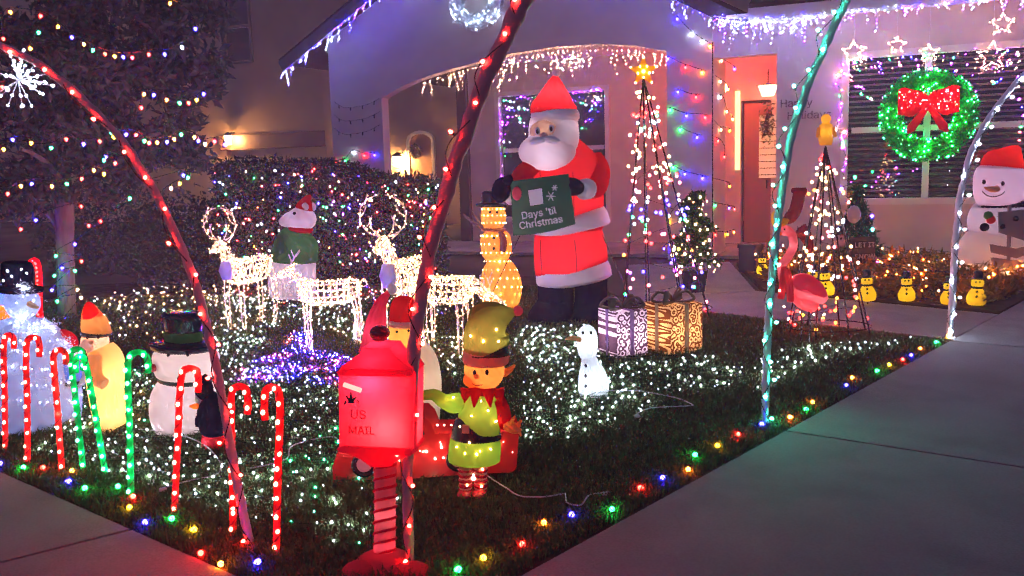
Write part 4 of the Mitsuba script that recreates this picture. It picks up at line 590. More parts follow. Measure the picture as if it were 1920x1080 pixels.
# ================================================================ CONE TREES OF LIGHTS
def cone_tree(lab, apex, d, cx, cy, rpx, npole, bands, n, br, top, seed, k_=.8):
    k = thing('cone_light_tree', lab, 'light tree', 'cone shaped trees of strung bulbs'); A = at(*apex, d); C = at(cx, cy, d); s = mpp(C); C[2] = 0; R = rpx * s; g = np.random.default_rng(seed); L = []
    for i in range(npole):
        a = 2 * np.pi * (i + .3) / npole; Bp = C + [R * math.cos(a), R * .8 * math.sin(a), 0]; part(k, 'pole', sweep([A - [0, 0, .03], Bp], .0075, 6), 'black_metal')
        L.append((A, Bp))
    part(k, 'ground_ring', sweep([C + [R * math.cos(t), R * .8 * math.sin(t), .06] for t in np.linspace(0, 2 * np.pi, 30)], .005, 5), 'black_metal')
    P, cl = [], []
    for i in range(n):
        q = g.uniform(.07, .98); i_ = g.integers(npole); a, b = L[i_]; f_ = g.random() ** 2 * .5; b = b * (1 - f_) + L[(i_ + 1) % npole][1] * f_; p = a * (1 - q) + b * q + g.normal(size=3) * [.035, .035, .02]; P.append(p); m = bands[min(int(q * len(bands)), len(bands) - 1)]; cl.append(m[g.integers(len(m))])
    P = np.array(P); cl = np.array(cl); cab = [sweep([A * (1 - q) + L[i % npole][1] * q, A * (1 - q - .03) + L[(i + 1) % npole][1] * (q + .03)], .0018, 4) for i, q in enumerate(np.linspace(.08, .9, 26))]; part(k, 'cable', cat(cab), 'cable_black')
    for c in sorted(set(cl)):
        for p in P[cl == c]: part(k, 'bulb', beads([p], br, 1, ICO1, 1.1), 'bulb_glass', True, emit=np.array(LIT[c]) * k_ * .5)
    if top == 'star':
        t = np.linspace(0, 2 * np.pi, 11)[:-1] + np.pi / 2; rr = np.where(np.arange(10) % 2 == 0, .15, .065); st = trimesh.creation.extrude_polygon(Polygon(np.stack([rr * np.cos(t), rr * np.sin(t)], 1)), .04, engine='earcut'); V = st.vertices
        part(k, 'star_topper', trimesh.Trimesh(A + np.stack([V[:, 0], V[:, 2] - .02, V[:, 1] + .02], 1), st.faces[:, ::-1], process=False), mat('gold_star', (.85, .55, .05), 'thin', .3, .8), False, label='golden star topper'); glow(k, A + [0, 0, .02], (.04, .028, .004)); minis(k, A + np.stack([rr * np.cos(t) * .9, 0 * t - .03, rr * np.sin(t) * .9 + .02], 1), 'm', .011, .6)
    else:
        part(k, 'figure_topper', cat([sweep([A + [0, 0, z] for z in (-.02, .03, .10, .15, .17)], [.05, .06, .05, .055, .03], 14), trimesh.creation.icosphere(2, .042).apply_translation(A + [0, 0, .205]), sweep([A + [-.06, 0, .13], A + [-.075, -.02, .05]], .016, 8), sweep([A + [.06, 0, .13], A + [.075, -.02, .05]], .016, 8)]), mat('gold_figure', (.9, .62, .12), 'thin', .3, 1.0), label='small golden figure topper'); glow(k, A + [0, 0, .09], (.028, .02, .004)); glow(k, A + [0, 0, .2], (.010, .007, .002))
cone_tree('tall cone tree of round bulbs with golden star at the porch pillar', (1206, 138), 9.15, 1248, 590, 86, 8, ['gm', 'm', 'rk', 'gw', 'rs', 'm', 'ms', 'rk', 'sw', 'b', 'wg', 'rk', 'mo', 'bp', 'rk', 'gbw', 'rk'], 165, .0135, 'star', 5)
cone_tree('cone tree of round bulbs with golden figure topper by the flamingo', (1548, 268), 7.9, 1552, 628, 78, 8, ['mr', 'rs', 'm', 'mo', 'sk', 'm', 'w', 'ks', 'm', 'ks', 'w', 'sr', 'ro', 'r', 'oyr'], 120, .0120, 'figure', 6, .45)
# ================================================================ TREES, BUSHES, HEDGE
def crown(k, C, R, n, size, m, seed, name='leaves', f=1.9):
    g = np.random.default_rng(seed); q = g.normal(size=(n * 2, 3)); q /= np.linalg.norm(q, axis=1, keepdims=True); q *= (g.random(n * 2) ** .42)[:, None]; P = C + q * np.array(R)
    P = P[meshkit.fbm(P * f, 3, seed) > .47][:n]; part(k, name, leaves(P, size, seed, -.2), m, False, True)
k = thing('leafy_tree', 'big dark leafy tree strung with coloured bulbs at the left', 'tree')
tr_ = bod(10.3, [(126, 600, 17), (124, 540, 16), (122, 470, 16), (121, 400, 17), (118, 330, 15), (122, 230, 11), (128, 120, 7)], 14, 5); part(k, 'trunk', tr_, 'bark')
for pts in ([(122, 440, 9), (95, 405, 7), (60, 360, 6), (20, 320, 4)], [(120, 390, 9), (150, 340, 7), (220, 280, 5, -.3), (300, 250, 3, -.5)], [(119, 330, 8), (90, 250, 6, .2), (40, 160, 4, .4)], [(121, 300, 8), (170, 200, 6, -.3), (240, 100, 4, -.5)], [(123, 230, 7), (130, 100, 5), (150, -20, 3)], [(120, 350, 7), (80, 300, 5, -.6), (40, 280, 3, -.9)]): part(k, 'limb', bod(10.3, pts, 8, 4), 'bark')
C = at(150, 130, 10.4)
g = np.random.default_rng(3); cl = []
for (x, y, d, r, n) in ((80, 60, 10.2, .75, 4200), (230, 60, 10.2, .75, 4200), (330, 130, 10.1, .55, 2600), (150, 180, 9.8, .75, 3800), (280, 215, 10.0, .55, 2400), (40, 230, 10.0, .7, 3200), (140, 300, 10.2, .6, 1800), (240, 320, 10.2, .5, 1500), (20, 350, 10.2, .5, 1300), (330, 300, 10.3, .40, 1000), (350, 20, 10.4, .5, 2000), (150, -60, 10.4, 1.0, 3600), (300, -60, 10.5, .8, 2000)):
    q = g.normal(size=(n, 3)); q /= np.linalg.norm(q, axis=1, keepdims=True); q *= (g.random(n) ** .45)[:, None]; P = at(x, y, d) + q * [r, r * .85, r * .8]; cl.append(P[meshkit.fbm(P * 2.6, 3, 4) > .47])
part(k, 'crown', leaves(np.vstack(cl), .125, 8, -.25, 2.4), 'tree_leaf', False, True)
k = thing('hedge', 'tall dark hedge covered in tiny coloured lights behind the deer', 'hedge')
h0, h1 = at(412, 560, 11.7), at(842, 545, 12.3); hdir = h1 - h0; hdir[2] = 0; hl = np.linalg.norm(hdir); hdir /= hl; hn = np.array([hdir[1], -hdir[0], 0])
P = rng.uniform([0, 0, 0], [hl, 1.0, 1.0], (46000, 3)); P = P[(P[:, 1] < .30) | (P[:, 2] > .82) | (rng.random(len(P)) < .25)]; top = 1.62 + .16 * meshkit.noise(np.c_[P[:, 0] * 1.7, P[:, 1] * 1.7, P[:, 0] * 0]) - .55 * np.clip(P[:, 0] / hl - .45, 0, 1)
bul = .12 * meshkit.fbm(np.c_[P[:, 0] * 2.2, P[:, 2] * 3, P[:, 0] * 0], 3); hz = P[:, 2] * top
hedge_pt = lambda x, y, z: h0 * [1, 1, 0] + hdir * x[:, None] + hn * (-y)[:, None] + np.array([0, 0, 1.]) * z[:, None]
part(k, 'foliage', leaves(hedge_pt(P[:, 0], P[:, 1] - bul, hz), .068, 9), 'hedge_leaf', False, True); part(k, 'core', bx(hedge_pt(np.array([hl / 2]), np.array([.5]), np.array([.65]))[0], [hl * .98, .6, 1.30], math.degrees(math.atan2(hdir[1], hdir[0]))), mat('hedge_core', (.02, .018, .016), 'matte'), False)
ks = thing('hedge_string_lights', 'tiny coloured string lights scattered over the dark hedge', 'string lights'); n = 240; x = rng.uniform(.05, hl - .05, n); z = rng.uniform(.35, 1.58, n) - .5 * np.clip(x / hl - .45, 0, 1); minis(ks, hedge_pt(x, np.full(n, -.10) - .05 * rng.random(n), z), [rng.choice(list('wwsmrrrbbpggok')) for _ in range(n)], .0112, .8)
zz = np.linspace(0, 1, 200); part(ks, 'cable', cat([sweep(hedge_pt(zz * hl, np.full(200, -.09), .4 + .25 * j + .06 * np.sin(zz * 40 + j)), .002, 4) for j in range(5)]), 'cable_green')
k = thing('lit_spiral_shrub', 'narrow potted evergreen wound with warm lights before the pillar', 'shrub'); d = 10.6; C = at(1302, 540, d); C[2] = 0; hh = at(1300, 362, d)[2]; g = np.random.default_rng(8); q = g.random(2600) ** .7; a = g.uniform(0, 6.28, 2600); rr = .06 + .20 * (1 - q) * g.random(2600) ** .4 * (1 + .3 * np.sin(q * 26 + a))
part(k, 'foliage', leaves(C + np.stack([rr * np.cos(a) + .05 * np.sin(q * 14), rr * np.sin(a), .28 + (hh - .28) * q], 1), .06, 7), 'fir_leaf', False, True); part(k, 'trunk', sweep([C + [0, 0, .2], C + [0, 0, hh * .9]], [.03, .01], 7), 'bark'); part(k, 'pot', sweep([C, C + [0, 0, .27]], [.12, .16], 16), mat('pot_dark', (.03, .03, .05)))
t = np.linspace(0, 1, 74); rr = .09 + .19 * (1 - t); minis(k, C + np.stack([rr * np.cos(t * 45) + .05 * np.sin(t * 14), rr * np.sin(t * 45), .22 + (hh - .22) * t], 1) + g.normal(size=(74, 3)) * .025, 'm', .012, .8)

# ================================================================ LIGHTS ON THE LAWN
def net(lab, px, step, col, seed, r=.0058, k_=1.0, zmax=.04):
    step *= 1.0; r *= .82; k_ *= 2.3
    k = thing('net_lights', lab, 'net lights', 'net lights spread over the lawn'); Q = inside(gp(px), step, seed, .48); g = np.random.default_rng(seed); Q = Q[meshkit.noise(np.c_[Q * 4.5, Q[:, 0] * 0], seed) + .25 * g.random(len(Q)) > .40]
    P = np.c_[Q, .018 + zmax * g.random(len(Q))]; cols = [g.choice(list(col)) for _ in P]; minis(k, P, cols, r, k_, seed)
    o = np.lexsort((P[:, 0], np.round(P[:, 1] / step))); L = [sweep(curve(P[o][i:i + 24] + [0, 0, -.006], .03), .0016, 4) for i in range(0, len(P) - 3, 24)]; part(k, 'cable', cat(L), 'cable_green', False, True)
net('white net lights over the middle of the lawn right of the elf', [(960, 620), (1110, 618), (1130, 690), (1330, 672), (1400, 700), (1390, 735), (1230, 745), (1205, 790), (1060, 830), (985, 838), (975, 730)], .098, 'w', 1)
net('white net lights at the lower middle in front of the letter box', [(520, 830), (640, 800), (900, 905), (890, 920), (800, 940), (690, 960), (680, 1030), (560, 1055), (535, 960)], .118, 'wwc', 2)
net('white net lights among the candy canes at the lower left', [(130, 800), (420, 800), (520, 840), (525, 1000), (450, 980), (330, 945), (180, 880), (60, 850)], .10, 'w', 3)
net('white net lights behind the top hat snowman and the blue lights', [(400, 640), (540, 600), (470, 690), (660, 720), (640, 810), (520, 830), (430, 800)], .105, 'w', 4)
net('dense blue net lights on the lawn in front of the deer', [(548, 625), (572, 625), (588, 662), (655, 674), (676, 700), (644, 728), (446, 722), (455, 688), (528, 668)], .056, 'bbbpbk', 5, .0066, 1.6)
net('white net lights along the back of the lawn by the bear', [(385, 560), (520, 540), (700, 600), (860, 640), (870, 720), (700, 660), (540, 600), (400, 640)], .115, 'wws', 6)
net('white net lights between gift boxes and the driveway corner', [(1400, 690), (1480, 655), (1720, 640), (1740, 632), (1700, 652), (1560, 672), (1420, 735)], .10, 'w', 7)
net('warm white lights edging the lawn at the far left', [(180, 560), (330, 530), (420, 545), (400, 600), (330, 640), (170, 650), (150, 600)], .20, 'mmws', 8, .008)
net('pale net lights around the tinsel snowman at the far left', [(0, 740), (130, 720), (280, 690), (300, 800), (130, 810), (0, 830)], .10, 'wwcm', 9)
net('scattered warm lights under the hedge and behind the bear', [(400, 545), (530, 520), (800, 560), (860, 600), (700, 590), (520, 575)], .16, 'wsmrb', 10, .0075)
# large bulbs along the concrete edges
def ground_string(name, lab, px, r):
    k = thing(name, lab, 'string lights'); so = []; g = np.random.default_rng(len(px)); Pc = []
    for x, y, c in px:
        P = G(x, y) + [0, 0, .028]; ax = np.array([g.normal() * .7, -.9, .35 * g.random()]); big(k, P, c, r, ax, .9, so); Pc.append(P + [0, .03, -.012])
    part(k, 'socket', cat(so), 'cable_green', False, True); part(k, 'cable', sweep(curve(np.array(Pc), .04), .003, 5), 'cable_green')
ground_string('edge_string_lights', 'large coloured bulbs along the driveway edge of the lawn', [(865, 1079, 'g'), (903, 1058, 'y'), (975, 1032, 'r'), (1020, 990, 'o'), (1068, 975, 'b'), (1147, 965, 'g'), (1197, 925, 'r'), (1245, 905, 'b'), (1291, 890, 'o'), (1307, 862, 'g'), (1347, 845, 'y'), (1385, 823, 'r'), (1425, 803, 'b'), (1438, 792, 'c'), (1477, 790, 'o'), (1507, 775, 'g'), (1525, 762, 'o'), (1588, 730, 'b'), (1594, 715, 'o'), (1640, 702, 'g'), (1665, 690, 'y'), (1693, 681, 'r'), (1709, 672, 'b'), (1725, 660, 'o'), (1752, 648, 'g'), (1775, 636, 'y')], .0125)
ground_string('edge_string_lights', 'large coloured bulbs along the sidewalk edge of the lawn', [(490, 1064, 'b'), (415, 1068, 'o'), (377, 1048, 'r'), (370, 1004, 'y'), (327, 983, 'g'), (273, 990, 'b'), (245, 962, 'y'), (251, 940, 'r'), (222, 922, 'g'), (160, 925, 'g'), (135, 912, 'b'), (137, 892, 'o'), (80, 886, 'r'), (47, 885, 'g'), (5, 877, 'b')], .0125)
# cords lying in the grass
for lab, px in (('white cord looping over the grass at the driveway edge', [(915, 905), (945, 925), (985, 945), (1020, 945), (1060, 938), (1062, 955), (1085, 962), (1110, 940), (1130, 938)]), ('white cord across the lawn by the lit snowman', [(1130, 742), (1190, 742), (1240, 750), (1275, 758), (1300, 770), (1225, 775), (1190, 790)]), ('white cord trailing between the candy canes', [(260, 815), (310, 820), (390, 850), (410, 900), (340, 918), (300, 930)]), ('white cord curling near the rightmost candy cane', [(470, 890), (540, 870), (545, 850), (620, 830), (640, 845)])):
    k = thing('extension_cord', lab, 'cord'); part(k, 'cord', sweep(curve([G(x, y) + [0, 0, .035] for x, y in px], .02), .0034, 6), 'cable_white'); part(k, 'plug', sweep([G(*px[-1]) + [0, 0, .03], G(*px[-1]) + [.03, .01, .03]], .011, 8), 'cable_white')

# ================================================================ LIGHTS ON THE HOUSE
def icicles(lab, line, n, drop, cols, r, seed, rope=None, k_=1.0, out=None):
    k = thing('icicle_lights', lab, 'icicle lights', 'icicle lights hung on the house'); g = np.random.default_rng(seed); L = resample(np.array(line), .02); P = []; cab = [sweep(curve(np.array(line), .06), .003, 4)]
    for i in range(n):
        b = L[int((i + g.random()) / n * len(L)) % len(L)]; m = g.integers(1, 7); ln_ = drop * g.uniform(.25, 1.0) * m / 6; o = g.normal() * .012
        for j in range(m): P.append(b + (out if out is not None else -HV) * .02 + HU * (o * j + g.normal() * .012) - [0, 0, .03 + ln_ * (j + .5) / m * 1.2])
        cab.append(sweep([b, b + HU * o * m - [0, 0, ln_ * 1.2]], .0016, 4))
    minis(k, P, [g.choice(list(cols)) for _ in P], r, k_, seed); part(k, 'cable', cat(cab), 'cable_white', False, True)
    if rope: minis(k, resample(np.array(line) + [0, 0, -.02], .07) + g.normal(size=(len(resample(np.array(line), .07)), 3)) * .022, rope, r * .9, k_, seed + 1)
rk = lambda u, dz=-.13: hp(u, -.42, rake(u) + dz)
icicles('blue rope and white icicle lights along the left gable edge', [rk(-7.75), rk(-6.8), rk(-5.9), rk(-5.0), rk(-4)], 30, .30, 'wwwwb', .0086, 1, 'bbp', 1.1)
icicles('blue and white icicle lights along the right gable edge', [rk(-3.2), rk(-2.0), rk(-.9), rk(.1)], 20, .2, 'wwwb', .0086, 2, 'b', .7)
ev = lambda u, z=3.52: hp(u, -.53, z)
icicles('white and blue icicle lights on the eave over the door', [ev(.1, 3.60), ev(.6), ev(1.2, 3.47), ev(1.7, 3.50)], 54, .38, 'wwwwwbp', .0085, 3, 'bbw', .55)
icicles('blue and white icicle lights on the eave over the front window', [ev(1.75), ev(2.6, 3.49), ev(3.4), ev(4.3, 3.50), ev(5.2)], 36, .26, 'wwwwbsp', .0085, 4, 'bbw', .55)
icicles('warm icicle lights hanging inside the arch of the porch', [hp(u, .10, z - .02) for u, z in arch[3:11]], 58, .36, 'sssm', .0085, 5, None, .6, HV * 0)
g = np.random.default_rng(9); k = thing('icicle_cluster', 'dense bunch of warm lights hanging under the porch arch', 'icicle lights', 'icicle lights hung on the house'); c = onv(935, 135, .1); minis(k, c + g.normal(size=(75, 1)) * HU * .14 + np.c_[np.zeros((75, 2)), g.normal(size=75) * .13 - .0], 'ssm', .0085, .8); part(k, 'cable', sweep([c + [0, 0, .25], c - [0, 0, .2]], .003, 5), 'cable_white')
k = thing('icicle_cluster', 'second bunch of warm lights above the santa hat', 'icicle lights', 'icicle lights hung on the house'); c = onv(1065, 118, .12); minis(k, c + g.normal(size=(60, 1)) * HU * .20 + np.c_[np.zeros((60, 2)), g.normal(size=60) * .07], 'ssmw', .0095, 1.0); part(k, 'cable', sweep([c + [0, 0, .2], c - [0, 0, .1]], .003, 5), 'cable_white')
# big-bulb curtain wrapped round the right-hand pillar
rows_ = [[(1270, 33, 'b'), (1296, 61, 'w'), (1316, 75, 'w'), (1331, 84, 'o'), (1353, 112, 'm'), (1377, 127, 'b')], [(1252, 108, 'b'), (1285, 124, 'r'), (1316, 134, 'o'), (1351, 151, 'm'), (1365, 165, 'g')], [(1271, 170, 'b'), (1305, 180, 'r'), (1351, 180, 'w'), (1363, 207, 'm'), (1374, 221, 'g')], [(1256, 204, 'g'), (1287, 215, 'b'), (1322, 218, 'r'), (1352, 241, 'm'), (1368, 243, 'y')], [(1275, 241, 'g'), (1307, 255, 'b'), (1346, 262, 'r'), (1358, 292, 'r')], [(1262, 312, 'g'), (1284, 324, 'b'), (1317, 332, 'b'), (1368, 347, 'y')], [(1252, 414, 'y'), (1298, 372, 'r'), (1341, 383, 'g'), (1367, 388, 'b'), (1377, 390, 'r')], [(1245, 464, 'b'), (1300, 440, 'r'), (1341, 438, 'r'), (1364, 437, 'y'), (1376, 433, 'o')]]
for i, row in enumerate(rows_):
    k = thing('pillar_string_lights', f'swag of large coloured bulbs round the right porch pillar, {("topmost", "second", "third", "fourth", "fifth", "sixth", "seventh", "lowest")[i]} of eight', 'string lights', 'bulb swags on the porch pillar'); so, C_ = [], []
    for x, y, c in row:
        P = onv(x, y, -.035) if x < 1338 else onu(x, y, .035); big(k, P, c, .0175, [0, 0, -1], .8, so); C_.append(P + [0, 0, .028])
    part(k, 'cable', sweep(curve(np.array(C_), .05), .005, 5), 'cable_black'); part(k, 'socket', cat(so), 'cable_black', False, True)
k = thing('corner_cable', 'black cable running down the corner of the porch pillar', 'cable'); part(k, 'cable', sweep([hp(.012, -.012, 3.3), hp(.012, -.012, 1.6), hp(.012, -.012, .2)], .008, 6), 'cable_black')
k = thing('column_string_lights', 'mostly unlit string of bulbs round the left porch column', 'string lights'); so, C_ = [], []
for x, y, c in ((630, 304, 'r'), (647, 300, 'g'), (662, 284, 'w'), (683, 290, 'r'), (702, 289, 'b')): P = onv(x, y, -.035); big(k, P, c, .017, [0, 0, -1], .8, so); C_.append(P + [0, 0, .03])
part(k, 'cable', sweep(curve(np.array(C_), .05), .005, 5), 'cable_black'); part(k, 'socket', cat(so), 'cable_black', False, True)
for yy in (190, 215, 240): k2 = curve([onv(x, y, -.03) for x, y in ((626, yy), (650, yy + 12), (680, yy + 8), (712, yy - 6))], .05); part(k, 'dark_cable', cat([sweep(k2, .004, 5)] + [sweep([p, p - [0, 0, .06]], .012, 6) for p in resample(k2, .22)]), 'cable_black')
# light strings round the windows
def winstring(lab, pts, cols, r, step, seed, k_=1.0, swag=()):
    k = thing('window_string_lights', lab, 'string lights'); g = np.random.default_rng(seed); L = np.array(pts); P = resample(L, step); P = P + g.normal(size=P.shape) * .03; part(k, 'cable', sweep(curve(P, .05), .003, 4), 'cable_green')
    for sg_ in swag: Q = resample(curve(np.array(sg_), .05), step * .8); P = np.vstack([P, Q + g.normal(size=Q.shape) * .045])
    minis(k, P, [g.choice(list(cols)) for _ in P], r, k_, seed)
W1 = lambda x, y: onv(x, y, -.07)
winstring('purple and multicoloured string lights framing the front window', [W1(1584, 380), W1(1580, 240), W1(1577, 118), W1(1660, 112), W1(1760, 104), W1(1910, 92), W1(1914, 200), W1(1916, 330)], 'pppmkgsb', .0105, .085, 3, 1.2, [[W1(1580, 125), W1(1620, 170), W1(1660, 190), W1(1740, 200), W1(1830, 170), W1(1905, 100)], [W1(1590, 112), W1(1640, 132), W1(1700, 125), W1(1800, 130), W1(1900, 120)], [W1(1610, 360), W1(1640, 345), W1(1680, 318), W1(1720, 312)]])
W2 = lambda x, y: onv(x, y, 2.33)
winstring('purple and white string lights round the porch window behind the santa', [W2(942, 350), W2(940, 260), W2(938, 188), W2(1000, 182), W2(1060, 176), W2(1130, 168)], 'ppwsbg', .012, .10, 4, 1.1, [[W2(945, 195), W2(965, 222), W2(985, 240), W2(1000, 236)], [W2(945, 200), W2(980, 206), W2(1010, 204)], [W2(1128, 175), W2(1108, 210), W2(1090, 240)], [W2(1130, 172), W2(1100, 190), W2(1060, 190)]])
# hanging stars under the eave
for i, (x, y, s, lab) in enumerate(((1601, 98, .17, 'warm lit star at the left top corner of the front window'), (1682, 85, .12, 'small warm lit star left of the wreath'), (1742, 100, .13, 'warm lit star above the wreath'), (1861, 104, .19, 'large rosy lit star right of the wreath'), (1880, 45, .14, 'warm lit star high under the eave at the right'))):
    k = thing('hanging_star', lab, 'star light', 'lit stars hung under the eave'); C = onv(x, y, -.42); t = np.linspace(0, 2 * np.pi, 11) + np.pi / 2; rr = np.where(np.arange(11) % 2 == 0, s, s * .45); P = C + (rr * np.cos(t))[:, None] * HU + (rr * np.sin(t))[:, None] * np.array([0, 0, 1.]); part(k, 'frame', sweep(P, .006, 6), 'wire_white', False); part(k, 'hanger', sweep([C + [0, 0, s], [*C[:2], 3.5]], .003, 4), 'cable_white'); Q_ = resample(P, .026); minis(k, Q_ - HV * .012 + g.normal(size=Q_.shape) * .010, 's' if i != 3 else 'ssk', .0075, .8, i)
# wreaths
def wreath(lab, C, R, r, m, n, cols, nb, br, rt=HU, up=np.array([0, 0, 1.]), nrm=-HV, k_=1.0):
    k = thing('lit_wreath', lab, 'wreath'); g = np.random.default_rng(int(R * 100)); t = np.linspace(0, 2 * np.pi, 48); part(k, 'ring', sweep(C + R * (np.cos(t)[:, None] * rt + np.sin(t)[:, None] * up), r * .72, 12), m, True)
    def torus(n, q): a, b = g.uniform(0, 6.283, n), g.uniform(0, 6.283, n); rad = r * (q if q > 0 else np.sqrt(g.random(n))); return C + ((R + rad * np.cos(b)) * np.cos(a))[:, None] * rt + ((R + rad * np.cos(b)) * np.sin(a))[:, None] * up + (rad * np.sin(b))[:, None] * nrm
    part(k, 'needles', leaves(torus(n, .95), r * .5, 6, asp=5), m, False, True); P = torus(nb, 1.12); P = P[(P - C) @ nrm > -.02]; minis(k, P, cols, br, k_, 4, ICO0); return k
C = onv(1740, 216, -.16); wk = wreath('large green lit wreath with a red bow on the front window', C, .475, .135, 'wreath_leaf', 5200, 'gggc', 330, .0092, k_=.9)
bow = []
for e in (-1, 1):
    gu, gv = np.meshgrid(np.linspace(0, 1, 9), np.linspace(-1, 1, 7)); X = e * .38 * gu; Z = .20 + gv * (.07 + .12 * np.sin(gu * 2.2)) + .015 * np.sin(gu * 9) - .02; Yo = .16 + .07 * np.sin(gu * np.pi) * np.cos(gv * 1.4)
    V = C + X.reshape(-1, 1) * HU + Z.reshape(-1, 1) * np.array([0, 0, 1.]) - Yo.reshape(-1, 1) * HV; i, j = np.meshgrid(np.arange(6), np.arange(8), indexing='ij'); q = np.stack([i * 9 + j, i * 9 + j + 1, (i + 1) * 9 + j + 1, (i + 1) * 9 + j], -1).reshape(-1, 4); bow.append(trimesh.Trimesh(np.vstack([V, V + HV * .012]), np.vstack([q[:, [0, 1, 2]], q[:, [0, 2, 3]], q[:, [0, 2, 1]] + 63, q[:, [0, 3, 2]] + 63]), process=False))
    bow.append(sweep(C + np.array([[0, 0, .12], [e * .10, 0, -.02], [e * .20, 0, -.17], [e * .25, 0, -.24]]) @ np.array([HU, HV, [0, 0, 1.]]) - HV * .17, [.03, .05, .06, .02], 8, .25, ref=HV))
bow.append(trimesh.creation.icosphere(2, .055).apply_translation(C - HV * .18 + [0, 0, .14])); bk = part(wk, 'bow', cat(bow), mat('bow_red', (.75, .03, .05), 'thin', .35, .7), True)
g = np.random.default_rng(6); q = g.uniform(-1, 1, (70, 2)); minis(wk, C + (q[:, :1] * .36) * HU + np.array([0, 0, 1.]) * (.18 + q[:, 1:] * .14) - HV * .27, 'rrk', .0085, .8, 5)
C = onv(893, 0, -.09); wreath('white sparkling wreath high on the porch gable', C, .37, .115, mat('wreath_white', (.6, .68, .74)), 2600, 'w', 260, .0062, k_=.6)
# ================================================================ RIGHT-HAND BED AND ORNAMENTS
g = np.random.default_rng(12); k = thing('ground_cover_plants', 'low orange lit bedding plants under the front window', 'plants', kind='stuff'); pl = Polygon(bed_poly).buffer(-.12); Q = g.uniform([2.9, 8.2], [9.2, 13], (24000, 2)); Q = Q[shapely.contains_xy(pl, Q[:, 0], Q[:, 1])]; Q = Q[meshkit.noise(np.c_[Q * 3.1, Q[:, 0] * 0]) > .35][:9000]
scene[k] = mikit.ply(leaves(np.c_[Q, .03 + .20 * g.random(len(Q)) ** 1.5], .11, 3, .4, 2.4), 'bed_leaf')
k = thing('bed_string_lights', 'warm white string lights threaded through the bedding plants', 'string lights'); Q2 = Q[g.integers(0, len(Q), 175)]; P = np.c_[Q2, .10 + .20 * g.random(len(Q2))]; minis(k, P, ['o' if x < .5 else 'm' for x in g.random(len(P))], .0115, 2.0, 8); o = np.argsort(P[:, 0] * .8 + P[:, 1] * .3); part(k, 'cable', sweep(curve(P[o][::3], .08), .003, 4), 'cable_green')
for i, (x, y, h, lab) in enumerate(((1430, 516, 42, 'yellow snowman path light half hidden by the teal pole'), (1522, 552, 56, 'yellow snowman path light behind the flamingo'), (1550, 556, 58, 'yellow snowman path light just right of the flamingo'), (1627, 566, 60, 'yellow snowman path light right of the second cone tree'), (1700, 566, 58, 'yellow snowman path light in the middle of the bed'), (1778, 572, 54, 'yellow snowman path light behind the curved white pole'), (1830, 574, 66, 'yellow snowman path light with black hat at the right end'))):
    k = thing('snowman_path_light', lab, 'path light', 'yellow snowman path lights in a row'); d = min(G(x, y + 6)[1], 11.6); f = h / 60
    ln, br_ = g.uniform(-.10, .10), g.uniform(.6, 1.3); r3 = lambda rows: bod(d, [(x + (a + b * ln) * f, y - b * f, c * f) for a, b, c in rows], 18, 4)
    part(k, 'body', r3([(0, 2, 8), (0, 4, 14), (0, 14, 16), (0, 26, 11), (0, 32, 7)]), 'sheet_yellow'); part(k, 'head', r3([(0, 31, 6), (0, 36, 10), (0, 42, 10), (0, 47, 6)]), 'sheet_yellow'); part(k, 'scarf', r3([(0, 30, 8), (0, 32, 10.5), (0, 34, 9)]), 'black'); part(k, 'hat', r3([(0, 46, 10), (0, 47.5, 12), (0, 49, 8), (0, 58, 7), (0, 60, 4)]), 'black')
    zc = mpp(at(x, y, d)); 
    for a, b, s in ((-3, 41, 1.6), (4, 41, 1.6), (0, 24, 2), (0, 16, 2)): part(k, 'coal', ell(d - (10 if b > 30 else 14) * f * zc, x + (a + b * ln) * f, y - b * f, s, s * 1.2, lv=1), 'black')
    part(k, 'stake', sweep([at(x, y, d), at(x, y, d) * [1, 1, 0]], .008, 6), 'black_metal'); glow(k, at(x + 14 * ln, y - 14 * f, d), np.array((.055, .043, .008)) * br_); glow(k, at(x + 40 * ln, y - 40 * f, d), np.array((.022, .018, .006)) * br_)
d = 7.35; k = thing('flamingo_ornament', 'pink lit flamingo lawn ornament with a golden bow by the teal pole', 'flamingo')
part(k, 'body', cat([bod(d, [(1478, 548, 8), (1486, 540, 20), (1505, 538, 26), (1528, 550, 21), (1546, 564, 9)], 22, 5), bod(d, [(1490, 552, 12), (1510, 566, 16), (1530, 576, 10)], 16, 4)]), 'sheet_pink'); part(k, 'wing', bod(d - .09, [(1488, 534, 10), (1506, 530, 17), (1530, 540, 14), (1548, 556, 4)], 16, 4, .45), nyl('rosewing', (.85, .12, .2)))
part(k, 'neck', bod(d, [(1480, 542, 11), (1468, 520, 9), (1466, 500, 8), (1480, 478, 8), (1488, 458, 8), (1484, 440, 8.5), (1474, 432, 9)], 16, 6), 'sheet_pink'); part(k, 'head', ell(d, 1472, 432, 12, 10), 'sheet_pink'); part(k, 'beak', bod(d, [(1464, 434, 7), (1456, 440, 6), (1450, 448, 2.5)], 12, 4), 'sheet_orange'); face_dot(k, 'eye', d - .055, 1471, 430, 1.8, 'black')
part(k, 'bow', cat([bod(d - .02, [(1462, 428, 3), (1455, 418, 8), (1452, 402, 5), (1452, 396, 1)], 10, 4), bod(d - .02, [(1462, 424, 3), (1470, 416, 7), (1479, 412, 2)], 10, 4), bod(d - .02, [(1460, 428, 3), (1454, 432, 7), (1450, 440, 2)], 10, 4)]), mat('gold_bow', (.9, .62, .1), 'thin', .3, .9)); part(k, 'scarf', cat([bod(d - .08, [(1470, 500, 5), (1468, 530, 7), (1464, 560, 6)], 10, 4), bod(d - .1, [(1476, 505, 5), (1480, 535, 7), (1482, 566, 6)], 10, 4)]), nyl('scarfred', (.8, .08, .1)))
